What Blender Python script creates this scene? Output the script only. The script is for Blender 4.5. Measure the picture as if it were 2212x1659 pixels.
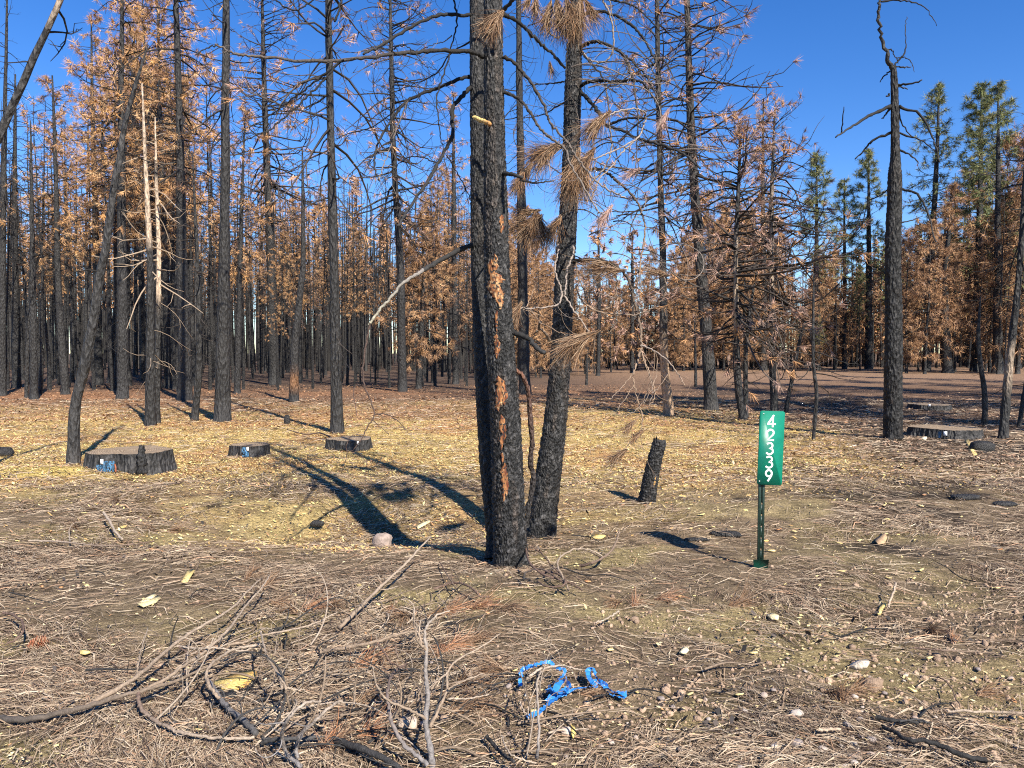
import bpy, math, bisect
import numpy as np
from mathutils import Vector

# ------------------------------------------------------------------ camera, sky, sun, exposure
for o in list(bpy.data.objects):
    bpy.data.objects.remove(o, do_unlink=True)
SC = bpy.context.scene
COL = SC.collection
FPX, CX, CY, CAM_H = 1635.0, 1106.0, 829.5, 1.45      # focal length and centre in a 2212 x 1659 picture
PITCH = math.atan((829.5 - 763.0) / FPX)
cam_d = bpy.data.cameras.new("camera")
cam_d.sensor_width = 36.0
cam_d.lens = FPX / 2212.0 * 36.0
cam_d.clip_start = 0.05
cam_d.clip_end = 8000.0
cam = bpy.data.objects.new("camera", cam_d)
cam.location = (0, 0, CAM_H)
cam.rotation_euler = (math.pi / 2 - PITCH, 0, 0)
COL.objects.link(cam)
SC.camera = cam

SUN_EL, SUN_OFF = math.radians(40.0), math.radians(30.0)   # sun behind the camera, to the right
sun_dir = Vector((math.sin(SUN_OFF) * math.cos(SUN_EL), -math.cos(SUN_OFF) * math.cos(SUN_EL), math.sin(SUN_EL)))
world = bpy.data.worlds.new("World")
SC.world = world
world.use_nodes = True
wn, wl = world.node_tree.nodes, world.node_tree.links
wn.clear()
sky = wn.new("ShaderNodeTexSky")
sky.sky_type = 'NISHITA'
sky.sun_disc = False
sky.sun_elevation = SUN_EL
sky.sun_rotation = math.pi - SUN_OFF
sky.altitude = 1300.0
sky.air_density = 1.0
sky.dust_density = 0.0
sky.ozone_density = 2.6
hsv = wn.new("ShaderNodeHueSaturation")
hsv.inputs["Hue"].default_value = 0.512
hsv.inputs["Saturation"].default_value = 1.33
bg = wn.new("ShaderNodeBackground")
bg.inputs["Strength"].default_value = 0.10
wo = wn.new("ShaderNodeOutputWorld")
wl.new(sky.outputs[0], hsv.inputs["Color"])
wl.new(hsv.outputs[0], bg.inputs["Color"])
wl.new(bg.outputs[0], wo.inputs["Surface"])

sun_d = bpy.data.lights.new("sun", 'SUN')
sun_d.energy = 5.0
sun_d.angle = math.radians(0.5)
sun_d.color = (1.0, 0.925, 0.80)
sun = bpy.data.objects.new("sun", sun_d)
sun.rotation_euler = sun_dir.to_track_quat('Z', 'Y').to_euler()
sun.location = (20, -40, 40)
COL.objects.link(sun)

SC.view_settings.view_transform = 'Standard'
SC.view_settings.look = 'None'
SC.view_settings.exposure = 1.0
SC.view_settings.gamma = 1.0
SC.render.engine = 'CYCLES'
SC.cycles.max_bounces = 2
SC.cycles.diffuse_bounces = 1
SC.cycles.glossy_bounces = 1
SC.cycles.use_denoising = False
SC.cycles.filter_width = 1.1
SC.render.filter_size = 1.1

# ------------------------------------------------------------------ helpers
R = np.random.default_rng(20)
SP, CP = math.sin(PITCH), math.cos(PITCH)


def ray(px, py):
    a, b = (px - CX) / FPX, (CY - py) / FPX
    return np.array([a, CP + b * SP, -SP + b * CP])


def at(px, py, Y):
    d = ray(px, py)
    return np.array([0, 0, CAM_H]) + d * (Y / d[1])


def hash2(ix, iy, s):
    h = (ix.astype(np.int64) * 374761393 + iy.astype(np.int64) * 668265263 + s * 974711) & 0xffffffff
    h = ((h ^ (h >> 13)) * 1274126177) & 0xffffffff
    h = ((h ^ (h >> 16)) * 2246822519) & 0xffffffff
    return ((h ^ (h >> 15)) & 0xffffff) / float(0xffffff)


def vn(x, y, s=0):
    x = np.asarray(x, float); y = np.asarray(y, float)
    ix, iy = np.floor(x), np.floor(y)
    fx, fy = x - ix, y - iy
    fx = fx * fx * (3 - 2 * fx); fy = fy * fy * (3 - 2 * fy)
    a = hash2(ix, iy, s); b = hash2(ix + 1, iy, s); c = hash2(ix, iy + 1, s); d = hash2(ix + 1, iy + 1, s)
    return (a * (1 - fx) + b * fx) * (1 - fy) + (c * (1 - fx) + d * fx) * fy


def fbm(x, y, s=0, oct=4):
    v = 0; a = 0.5
    for i in range(oct):
        v = v + a * vn(x * 2 ** i, y * 2 ** i, s + i * 17); a *= 0.5
    return v


def sst(a, b, x):
    t = np.clip((np.asarray(x, float) - a) / (b - a), 0, 1)
    return t * t * (3 - 2 * t)


def bump(x, y, cx, cy, rx, ry):
    return np.exp(-(((x - cx) / rx) ** 2 + ((y - cy) / ry) ** 2))


def clod_mask(x, y):          # dug, lumpy soil at lower right and round the ribbon
    m = bump(x, y, 1.75, 3.15, 0.85, 0.75) + 0.8 * bump(x, y, 0.55, 3.05, 0.42, 0.32) + 0.6 * bump(x, y, 2.6, 4.1, 0.7, 0.9) + .55 * bump(x, y, .65, 3.75, .35, .4)
    return np.clip(m * (0.45 + 1.1 * vn(x * 3.3, y * 3.3, 77)), 0, 1)


def gz(x, y):
    x = np.asarray(x, float); y = np.asarray(y, float)
    near = np.exp(-np.abs(y) / 30.0)
    z = 0.13 * (fbm(x * 0.35, y * 0.35, 3, 3) - 0.44) * near
    z = z + 0.10 * (fbm(x * 1.5, y * 1.7, 9, 3) - 0.44) * near
    f = np.exp(-np.maximum(y - 4, 0) / 6.0) * near
    z = z + 0.024 * (fbm(x * 8, y * 8, 21, 3) - 0.44) * f * (0.5 + 2.6 * clod_mask(x, y))
    z = z + 0.12 * bump(x, y, -5.55, 8.9, 0.8, 0.42)       # sawdust heap
    z = z + 0.07 * bump(x, y, 0.1, 4.6, 1.1, 0.5)
    z = z + 0.06 * bump(x, y, 1.2, 6.6, 2.0, 0.8) + 0.05 * bump(x, y, 3.2, 8.0, 2.2, 1.0)
    z = z + 0.25 * (fbm(x * 0.06, y * 0.06, 31, 2) - 0.37) * sst(14, 40, y)
    z = z + 0.22 * bump(x, y, 8.6, 21.0, 2.2, 0.8) - 0.27 * bump(x, y, -1.2, 6.75, 1.7, 0.85) - 0.06 * bump(x, y, 3.0, 6.0, 1.5, .5)
    return z


def gz1(x, y):
    """Height of the ground sheet under one point."""
    i = min(max(bisect.bisect_right(XL, x) - 1, 0), len(XL) - 2); j = min(max(bisect.bisect_right(YLs, y) - 1, 0), len(YLs) - 2)
    u, v = (x - XL[i]) / (XL[i + 1] - XL[i]), (y - YLs[j]) / (YLs[j + 1] - YLs[j])
    return float((Zg[j, i] * (1 - u) + Zg[j, i + 1] * u) * (1 - v) + (Zg[j + 1, i] * (1 - u) + Zg[j + 1, i + 1] * u) * v)


def gnd(px, py, up=0.0):
    d = ray(px, py); t = CAM_H / -d[2]
    for _ in range(8):
        p = np.array([0, 0, CAM_H]) + d * t
        t = (CAM_H - gz1(p[0], p[1]) - up) / -d[2]
    return np.array([0, 0, CAM_H]) + d * t


def unit(v):
    v = np.asarray(v, float)
    return v / (np.linalg.norm(v, axis=-1, keepdims=True) + 1e-12)


def smooth(P, n):
    """Catmull-Rom through the points, n samples a span."""
    P = np.asarray(P, float)
    if len(P) < 3:
        t = np.linspace(0, 1, n + 1)[:, None]
        return P[0] * (1 - t) + P[-1] * t
    Q = np.vstack([2 * P[0] - P[1], P, 2 * P[-1] - P[-2]])
    out = []
    for i in range(len(P) - 1):
        a, b, c, d = Q[i:i + 4]
        for t in np.linspace(0, 1, n, endpoint=False):
            out.append(0.5 * ((2 * b) + (c - a) * t + (2 * a - 5 * b + 4 * c - d) * t * t + (3 * b - a - 3 * c + d) * t ** 3))
    out.append(P[-1])
    return np.array(out)


class MB:
    """Collects vertices, faces, vertex colours and material slots; build() links them as one mesh object."""
    def __init__(s):
        s.V, s.C, s.F, s.n = [], [], [], 0

    def add(s, V, F, col, slot=0):
        V = np.asarray(V, float).reshape(-1, 3)
        col = np.asarray(col, float)
        if col.ndim == 1:
            col = np.tile(col[:3], (len(V), 1))
        F = np.asarray(F, np.int64)
        s.V.append(V); s.C.append(col[:, :3]); s.F.append((F + s.n, slot)); s.n += len(V)

    def tube(s, P, Rr, sides=5, col=(0.03, 0.03, 0.03), slot=0, cap=True):
        P = np.asarray(P, float); n = len(P)
        Rr = np.broadcast_to(np.asarray(Rr, float), (n,))
        T = unit(np.gradient(P, axis=0))
        ref = np.array([0, 0, 1.0]) if abs(T[:, 2]).mean() < 0.8 else np.array([0, 1.0, 0])
        A = unit(np.cross(T, ref)); B = np.cross(T, A)
        th = np.arange(sides) * 2 * math.pi / sides
        V = P[:, None, :] + Rr[:, None, None] * (np.cos(th)[None, :, None] * A[:, None, :] + np.sin(th)[None, :, None] * B[:, None, :])
        V = V.reshape(-1, 3)
        i = np.arange(n - 1)[:, None] * sides; j = np.arange(sides)[None, :]; k = (j + 1) % sides
        F = np.stack([i + j, i + k, i + sides + k, i + sides + j], -1).reshape(-1, 4)
        c = np.asarray(col, float)
        if c.ndim == 2:
            c = np.repeat(c, sides, axis=0)
        s.add(V, F, c, slot)
        if cap:
            b = s.n - len(V)
            for off in (0, (n - 1) * sides):
                f = np.array([[b + off + q for q in range(sides)]])
                s.F.append((f, slot))
        return V

    def box(s, lo, hi, col, slot=0, M=None):
        V = np.array([[x, y, z] for x in (lo[0], hi[0]) for y in (lo[1], hi[1]) for z in (lo[2], hi[2])], float)
        if M is not None:
            V = M(V)
        s.add(V, [[0, 1, 3, 2], [4, 6, 7, 5], [0, 4, 5, 1], [2, 3, 7, 6], [0, 2, 6, 4], [1, 5, 7, 3]], col, slot)

    def mesh(s, name, mats, origin=(0, 0, 0), smooth_shade=False):
        V = np.concatenate(s.V) - np.asarray(origin, float)
        C = np.concatenate(s.C)
        lv = np.concatenate([f.reshape(-1) for f, _ in s.F])
        tot = np.concatenate([np.full(len(f), f.shape[1]) for f, _ in s.F])
        mi = np.concatenate([np.full(len(f), m) for f, m in s.F])
        me = bpy.data.meshes.new(name)
        me.vertices.add(len(V)); me.vertices.foreach_set("co", V.astype(np.float32).ravel())
        me.loops.add(len(lv)); me.loops.foreach_set("vertex_index", lv.astype(np.int32))
        me.polygons.add(len(tot))
        me.polygons.foreach_set("loop_start", np.concatenate([[0], np.cumsum(tot)[:-1]]).astype(np.int32))
        me.polygons.foreach_set("loop_total", tot.astype(np.int32))
        me.polygons.foreach_set("material_index", mi.astype(np.int32))
        if smooth_shade:
            me.polygons.foreach_set("use_smooth", np.ones(len(tot), bool))
        me.update(calc_edges=True)
        a = me.color_attributes.new("Col", 'FLOAT_COLOR', 'POINT')
        a.data.foreach_set("color", np.hstack([C, np.ones((len(C), 1))]).astype(np.float32).ravel())
        for m in (mats if isinstance(mats, (list, tuple)) else [mats]):
            me.materials.append(m)
        return me

    def build(s, name, mats, parent=None, origin=None, smooth_shade=False):
        if origin is None:
            o_ = parent
            org = np.zeros(3)
            while o_ is not None:
                org = org + np.array(o_.location); o_ = o_.parent
        else:
            org = np.asarray(origin, float)
        me = s.mesh(name, mats, org, smooth_shade)
        o = bpy.data.objects.new(name, me)
        COL.objects.link(o)
        if parent is not None:
            o.parent = parent
        elif origin is not None:
            o.location = tuple(org)
        return o


def tag(o, label=None, cat=None, group=None, kind=None):
    for k, v in (("label", label), ("category", cat), ("group", group), ("kind", kind)):
        if v:
            o[k] = v
    return o


def empty(name, loc, label, cat, group=None):
    o = bpy.data.objects.new(name, None)
    o.location = tuple(float(v) for v in loc); o.empty_display_size = 0.1
    COL.objects.link(o)
    return tag(o, label, cat, group)


def add_copy(src, name, parent=None):
    c = src.copy(); c.name = name
    COL.objects.link(c); c.parent = parent
    return c


# ------------------------------------------------------------------ materials
def mat_col(name, rough=0.85, amt=0.5, scale=30.0, bump=0.0, bscale=60.0, zs=1.0, spec=0.25, vor=False, dist=0.01):
    """Surface colour from the vertices, broken up by noise, with fine relief."""
    m = bpy.data.materials.new(name); m.use_nodes = True
    N, L = m.node_tree.nodes, m.node_tree.links
    b = N["Principled BSDF"]
    at_ = N.new("ShaderNodeAttribute"); at_.attribute_name = "Col"
    tc = N.new("ShaderNodeTexCoord"); mp = N.new("ShaderNodeMapping")
    mp.inputs["Scale"].default_value = (1, 1, zs)
    L.new(tc.outputs["Object"], mp.inputs[0])
    nz = N.new("ShaderNodeTexNoise"); nz.inputs["Scale"].default_value = scale; nz.inputs["Detail"].default_value = 6.0
    nz.inputs["Roughness"].default_value = 0.7
    L.new(mp.outputs[0], nz.inputs["Vector"])
    mr = N.new("ShaderNodeMapRange")
    mr.inputs["From Min"].default_value = 0.3; mr.inputs["From Max"].default_value = 0.7
    mr.inputs["To Min"].default_value = 1 - amt; mr.inputs["To Max"].default_value = 1 + amt
    L.new(nz.outputs["Fac"], mr.inputs["Value"])
    mul = N.new("ShaderNodeVectorMath"); mul.operation = 'SCALE'
    L.new(at_.outputs["Color"], mul.inputs[0]); L.new(mr.outputs[0], mul.inputs["Scale"])
    L.new(mul.outputs[0], b.inputs["Base Color"])
    b.inputs["Roughness"].default_value = rough
    b.inputs["Specular IOR Level"].default_value = spec
    if bump:
        bp = N.new("ShaderNodeBump"); bp.inputs["Strength"].default_value = bump; bp.inputs["Distance"].default_value = dist
        if vor:
            t = N.new("ShaderNodeTexVoronoi"); t.feature = 'F1'; t.inputs["Scale"].default_value = bscale
            n2 = N.new("ShaderNodeTexNoise"); n2.inputs["Scale"].default_value = bscale * 1.5; n2.inputs["Detail"].default_value = 5
            ad = N.new("ShaderNodeMath"); ad.operation = 'ADD'
            L.new(mp.outputs[0], t.inputs["Vector"]); L.new(mp.outputs[0], n2.inputs["Vector"])
            L.new(t.outputs["Distance"], ad.inputs[0]); L.new(n2.outputs["Fac"], ad.inputs[1])
            L.new(ad.outputs[0], bp.inputs["Height"])
        else:
            t = N.new("ShaderNodeTexNoise"); t.inputs["Scale"].default_value = bscale; t.inputs["Detail"].default_value = 6
            L.new(mp.outputs[0], t.inputs["Vector"]); L.new(t.outputs["Fac"], bp.inputs["Height"])
        L.new(bp.outputs[0], b.inputs["Normal"])
    return m


M_NEARBARK = mat_col("charred_bark_near", 0.62, 0.75, 55, 1.0, 75, 0.45, 0.45, True, 0.012)
M_BARK = mat_col("charred_bark", 0.65, 0.7, 22, 1.0, 26, 0.35, 0.4, True, 0.03)
M_TWIG = mat_col("dead_twig", 0.8, 0.45, 60, 0.5, 150, 1, 0.25)
M_NEEDLE = mat_col("dead_needles", 0.8, 0.25, 8, 0, 1, 1, 0.2)
M_WOOD = mat_col("fresh_wood", 0.8, 0.45, 70, 0.6, 120, 0.3, 0.2)
M_SOIL = mat_col("soil_clod", 0.95, 0.35, 60, 0.8, 160, 1, 0.1)
M_STONE = mat_col("stone", 0.85, 0.3, 25, 0.6, 80, 1, 0.2)
M_FOREST = mat_col("far_trees", 0.9, 0.4, 1.2, 0, 1, 1, 0.1)
M_PAINTMETAL = mat_col("painted_metal", 0.42, 0.22, 9, 0.12, 25, 1, 0.5)
M_POST = mat_col("dark_post_steel", 0.45, 0.4, 40, 0.2, 120, 1, 0.5)
M_RIBBON = mat_col("plastic_ribbon", 0.33, 0.12, 25, 0.35, 60, 1, 0.5)
M_PAPER = mat_col("white_tag", 0.6, 0.03, 10, 0, 1, 1, 0.3)


def mat_ground():
    m = bpy.data.materials.new("burned_forest_floor"); m.use_nodes = True
    N, L = m.node_tree.nodes, m.node_tree.links
    b = N["Principled BSDF"]
    at_ = N.new("ShaderNodeAttribute"); at_.attribute_name = "Col"
    tc = N.new("ShaderNodeTexCoord")

    def noise(scale, det, rough=0.65, vec=None):
        n = N.new("ShaderNodeTexNoise"); n.inputs["Scale"].default_value = scale
        n.inputs["Detail"].default_value = det; n.inputs["Roughness"].default_value = rough
        L.new(vec or tc.outputs["Object"], n.inputs["Vector"]); return n.outputs["Fac"]

    def rng(v, a, c, lo, hi):
        r = N.new("ShaderNodeMapRange")
        for k, q in (("From Min", a), ("From Max", c), ("To Min", lo), ("To Max", hi)):
            r.inputs[k].default_value = q
        L.new(v, r.inputs["Value"]); return r.outputs[0]

    def mul(a, c):
        q = N.new("ShaderNodeMath"); q.operation = 'MULTIPLY'; L.new(a, q.inputs[0]); L.new(c, q.inputs[1]); return q.outputs[0]
    f = mul(rng(noise(4.5, 5), 0.32, 0.68, 0.62, 1.38), rng(noise(38, 6, 0.75), 0.32, 0.68, 0.45, 1.5))
    f = mul(f, rng(noise(170, 3, 0.7), 0.35, 0.65, 0.6, 1.4))
    sc = N.new("ShaderNodeVectorMath"); sc.operation = 'SCALE'
    L.new(at_.outputs["Color"], sc.inputs[0]); L.new(f, sc.inputs["Scale"])
    # soot flecks
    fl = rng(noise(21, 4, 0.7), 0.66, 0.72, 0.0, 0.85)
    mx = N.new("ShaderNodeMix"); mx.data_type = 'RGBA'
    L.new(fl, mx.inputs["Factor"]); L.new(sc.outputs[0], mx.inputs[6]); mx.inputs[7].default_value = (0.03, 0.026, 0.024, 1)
    L.new(mx.outputs[2], b.inputs["Base Color"])
    b.inputs["Roughness"].default_value = 0.95
    b.inputs["Specular IOR Level"].default_value = 0.1
    bp = N.new("ShaderNodeBump"); bp.inputs["Strength"].default_value = 1.0; bp.inputs["Distance"].default_value = 0.012
    b2 = N.new("ShaderNodeBump"); b2.inputs["Strength"].default_value = 0.9; b2.inputs["Distance"].default_value = 0.05
    L.new(noise(90, 6, 0.75), bp.inputs["Height"]); L.new(noise(14, 5, 0.7), b2.inputs["Height"])
    L.new(b2.outputs[0], bp.inputs["Normal"]); L.new(bp.outputs[0], b.inputs["Normal"])
    return m


M_GROUND = mat_ground()


def mat_cut():
    """Sawn end of a stump: growth rings, radial checks, sooty rim."""
    m = bpy.data.materials.new("sawn_stump_face"); m.use_nodes = True
    N, L = m.node_tree.nodes, m.node_tree.links
    b = N["Principled BSDF"]; tc = N.new("ShaderNodeTexCoord")
    w = N.new("ShaderNodeTexWave"); w.wave_type = 'RINGS'; w.rings_direction = 'SPHERICAL'
    w.inputs["Scale"].default_value = 14; w.inputs["Distortion"].default_value = 2.5; w.inputs["Detail"].default_value = 3
    n = N.new("ShaderNodeTexNoise"); n.inputs["Scale"].default_value = 7; n.inputs["Detail"].default_value = 6
    mp = N.new("ShaderNodeMapping"); mp.inputs["Scale"].default_value = (1, 5, 1)
    L.new(tc.outputs["Object"], w.inputs["Vector"]); L.new(tc.outputs["Object"], mp.inputs[0]); L.new(mp.outputs[0], n.inputs["Vector"])
    r1 = N.new("ShaderNodeValToRGB")
    r1.color_ramp.elements[0].color = (0.20, 0.14, 0.09, 1); r1.color_ramp.elements[1].color = (0.38, 0.29, 0.19, 1)
    L.new(w.outputs["Fac"], r1.inputs[0])
    r2 = N.new("ShaderNodeValToRGB"); r2.color_ramp.elements[0].position = 0.35; r2.color_ramp.elements[1].position = 0.65
    r2.color_ramp.elements[0].color = (0.45, 0.43, 0.42, 1); r2.color_ramp.elements[1].color = (1, 1, 1, 1)
    L.new(n.outputs["Fac"], r2.inputs[0])
    mx = N.new("ShaderNodeMix"); mx.data_type = 'RGBA'; mx.blend_type = 'MULTIPLY'; mx.inputs["Factor"].default_value = 0.8
    L.new(r1.outputs[0], mx.inputs[6]); L.new(r2.outputs[0], mx.inputs[7])
    L.new(mx.outputs[2], b.inputs["Base Color"])
    b.inputs["Roughness"].default_value = 0.85
    bp = N.new("ShaderNodeBump"); bp.inputs["Strength"].default_value = 0.5; bp.inputs["Distance"].default_value = 0.01
    L.new(n.outputs["Fac"], bp.inputs["Height"]); L.new(bp.outputs[0], b.inputs["Normal"])
    return m


M_CUT = mat_cut()

# ------------------------------------------------------------------ ground
def saw_mask(x, y):
    wob = 2.2 * (fbm(x * 0.5, y * 0.5, 41, 3) - 0.44)
    a = sst(6.4, 10.2, y + wob * 1.3) * (1 - sst(14.0, 25.0, y + wob * 3))
    a = a * (1 - sst(3.6, 5.6, x - 0.10 * (y - 8) + wob))
    a = np.maximum(a, 0.75 * bump(x, y, 2.4, 9.6, 2.6, 0.9)); a = np.maximum(a, 0.5 * bump(x, y, -1.0, 7.2, 1.9, 1.2))
    return np.clip(a * (0.25 + 1.3 * fbm(x * 1.1, y * 1.5, 51, 3)), 0, 1)


def olive_mask(x, y):
    n = fbm(x * 1.1 + 4.3, y * 1.5, 63, 4)
    m = sst(0.49, 0.60, n) * (1 - sst(8, 11, y)) * (0.85 - .35 * sst(.9, 2.0, x))
    m = np.maximum(m, 0.95 * bump(x, y, -0.35, 4.35, 0.8, 0.35) * sst(.25, .6, vn(x * 4, y * 4, 8))); m = np.maximum(m, .8 * bump(x, y, -1.5, 4.0, .6, .35) * sst(.25, .6, vn(x * 4, y * 4, 9)))
    m = np.maximum(m, np.clip(1.4 * (bump(x, y, -5.6, 9.0, 0.85, 0.42) - 0.25), 0, 1))
    m = np.maximum(m, 0.8 * bump(x, y, 0.75, 2.95, 0.3, 0.2) * vn(x * 9, y * 9, 5))
    return np.clip(m, 0, 1)


def litter_mask(x, y):
    return sst(0.36, 0.56, fbm(x * 0.9, y * 0.9, 88, 3)) * (1 - 0.85 * clod_mask(x, y))


xs = np.concatenate([-np.geomspace(2500, 9.5, 40), np.linspace(-9.3, -4.2, 85), np.linspace(-4.15, 4.15, 260), np.linspace(4.2, 9.3, 85), np.geomspace(9.5, 2500, 40)])
ys = np.concatenate([-np.geomspace(900, 2.0, 16), np.linspace(-1.5, 2.1, 12), np.geomspace(2.2, 7.5, 260), np.geomspace(7.55, 30, 130), np.geomspace(31, 6000, 50)])
X, Yg = np.meshgrid(xs, ys)
Zg = gz(X, Yg)
XL, YLs = xs.tolist(), ys.tolist()
V = np.stack([X, Yg, Zg], -1).reshape(-1, 3)
nx = len(xs)
ii = (np.arange(len(ys) - 1)[:, None] * nx + np.arange(nx - 1)[None, :]).reshape(-1)
F = np.stack([ii, ii + 1, ii + nx + 1, ii + nx], -1)
xf, yf = V[:, 0], V[:, 1]


def mixc(c, d, m):
    return c * (1 - m[:, None]) + np.asarray(d)[None, :] * m[:, None]


c = np.tile([0.205, 0.152, 0.098], (len(V), 1))
c = mixc(c, (0.066, 0.046, 0.031), litter_mask(xf, yf) * 0.88)  # litter tone; its dark mottling also stands in for fine shadows between needles
c = mixc(c, (0.19, 0.115, 0.072), sst(11, 20, yf) * 0.9)
c = mixc(c, (0.27, 0.175, 0.115), sst(28, 45, yf) * sst(0, 12, xf) * 0.7)
c = mixc(c, (0.37, 0.295, 0.135), olive_mask(xf, yf) * 0.8)
c = mixc(c, (0.56, 0.40, 0.15), np.clip(saw_mask(xf, yf) * 1.25, 0, .95))
c = mixc(c, (0.46, 0.25, 0.11), np.clip(saw_mask(xf, yf) * 1.3, 0, .9) * sst(.38, .6, fbm(xf * .9, yf * .7, 143, 3)))
heap = sst(.32, .6, bump(xf, yf, -5.55, 8.85, .75, .42) + .25 * (fbm(xf * 5, yf * 5, 7, 2) - .4))
c = mixc(c, (0.70, 0.53, 0.17), heap * .95)
red = sst(15, 18, yf) * (1 - sst(27, 36, yf)) * (1 - sst(4, 9, xf)) * sst(0.35, 0.6, fbm(xf * .4, yf * .6, 91, 3))
c = mixc(c, (0.30, 0.155, 0.082), red * 0.8)
ash_shade = sst(9.5, 12, yf) * (1 - sst(26, 33, yf)) * sst(2.6, 4.5, xf - 0.05 * yf) * sst(0.40, 0.55, fbm(xf * 0.55, yf * 0.9, 95, 4))
c = mixc(c, (0.045, 0.036, 0.032), ash_shade * 0.8)  # charred ground, coloured darker to deepen the band of crown shadow
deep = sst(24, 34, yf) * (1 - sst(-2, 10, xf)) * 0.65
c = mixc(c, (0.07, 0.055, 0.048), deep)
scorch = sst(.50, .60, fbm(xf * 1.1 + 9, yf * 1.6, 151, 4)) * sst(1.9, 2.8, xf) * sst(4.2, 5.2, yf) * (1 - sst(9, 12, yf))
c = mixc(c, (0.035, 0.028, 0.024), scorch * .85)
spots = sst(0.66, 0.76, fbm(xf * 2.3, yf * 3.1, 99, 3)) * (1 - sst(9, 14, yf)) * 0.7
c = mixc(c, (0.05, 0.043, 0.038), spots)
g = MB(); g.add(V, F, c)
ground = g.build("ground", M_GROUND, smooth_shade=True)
tag(ground, "brown burned forest floor of bare soil, needles and sawdust", None, None, "structure")

# ------------------------------------------------------------------ growing trees
CHAR = np.array([0.0215, 0.0205, 0.020])
BR_DARK = np.array([0.020, 0.018, 0.017])
BR_GREY = np.array([0.12, 0.095, 0.08])
PALE = np.array([0.42, 0.32, 0.23])
ORANGES = 1.25 * np.array([[0.46, 0.25, 0.10], [0.40, 0.235, 0.12], [0.27, 0.155, 0.085], [0.50, 0.32, 0.17], [0.19, 0.105, 0.065], [0.44, 0.26, 0.13], [0.38, 0.21, 0.10]])
BROWNS = 1.2 * np.array([[0.36, 0.205, 0.105], [0.28, 0.155, 0.08], [0.42, 0.25, 0.13], [0.17, 0.095, 0.055], [0.33, 0.20, 0.12]])
PINKS = 1.1 * np.array([[0.42, 0.27, 0.20], [0.36, 0.22, 0.17], [0.46, 0.25, 0.12], [0.30, 0.20, 0.16]])
GREENS = 1.45 * np.array([[0.12, 0.135, 0.055], [0.16, 0.165, 0.065], [0.085, 0.105, 0.05], [0.19, 0.175, 0.075]])


def blades(mb, P, D, Ln, C, nb, wid, spread, droop, rng, slot=1):
    """Fans of needle blades, one at each point P along D."""
    n = len(P)
    if n == 0:
        return
    P = np.repeat(P, nb, 0); D = np.repeat(D, nb, 0); Ln = np.repeat(Ln, nb); C = np.repeat(C, nb, 0)
    m = n * nb
    rd = unit(rng.normal(size=(m, 3)))
    d = unit(D * (1 - spread) + rd * spread + np.array([0, 0, -droop]))
    l = Ln * rng.uniform(0.6, 1.1, m)
    base = P - D * (l * rng.uniform(0.0, 0.55, m))[:, None]
    side = unit(np.cross(d, rng.normal(size=(m, 3)))) * (wid * rng.uniform(0.6, 1.3, m))[:, None]
    V = np.stack([base - side, base + side, base + d * l[:, None]], 1).reshape(-1, 3)
    F = np.arange(m * 3).reshape(-1, 3)
    C = np.clip(C * rng.uniform(0.7, 1.25, (m, 1)), 0, 1)
    mb.add(V, F, np.repeat(C, 3, 0), slot)


def prisms(mb, P, Rr, C, sides=3):
    """Many three-point twigs at once: P (n,3,3), radii (n,3), colours (n,3)."""
    n = len(P)
    T = unit(P[:, 2] - P[:, 0]); ref = np.where(np.abs(T[:, 2:3]) < .8, np.array([[0, 0, 1.0]]), np.array([[0, 1.0, 0]]))
    A = unit(np.cross(T, ref)); B = np.cross(T, A)
    th = np.arange(sides) * 2 * math.pi / sides
    ring = np.cos(th)[None, :, None] * A[:, None] + np.sin(th)[None, :, None] * B[:, None]
    V = P[:, :, None, :] + Rr[:, :, None, None] * ring[:, None]
    f = np.array([[r * sides + j, r * sides + (j + 1) % sides, (r + 1) * sides + (j + 1) % sides, (r + 1) * sides + j] for r in range(2) for j in range(sides)])
    mb.add(V.reshape(-1, 3), (np.arange(n)[:, None, None] * 3 * sides + f[None]).reshape(-1, 4), np.repeat(C, 3 * sides, 0))


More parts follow.
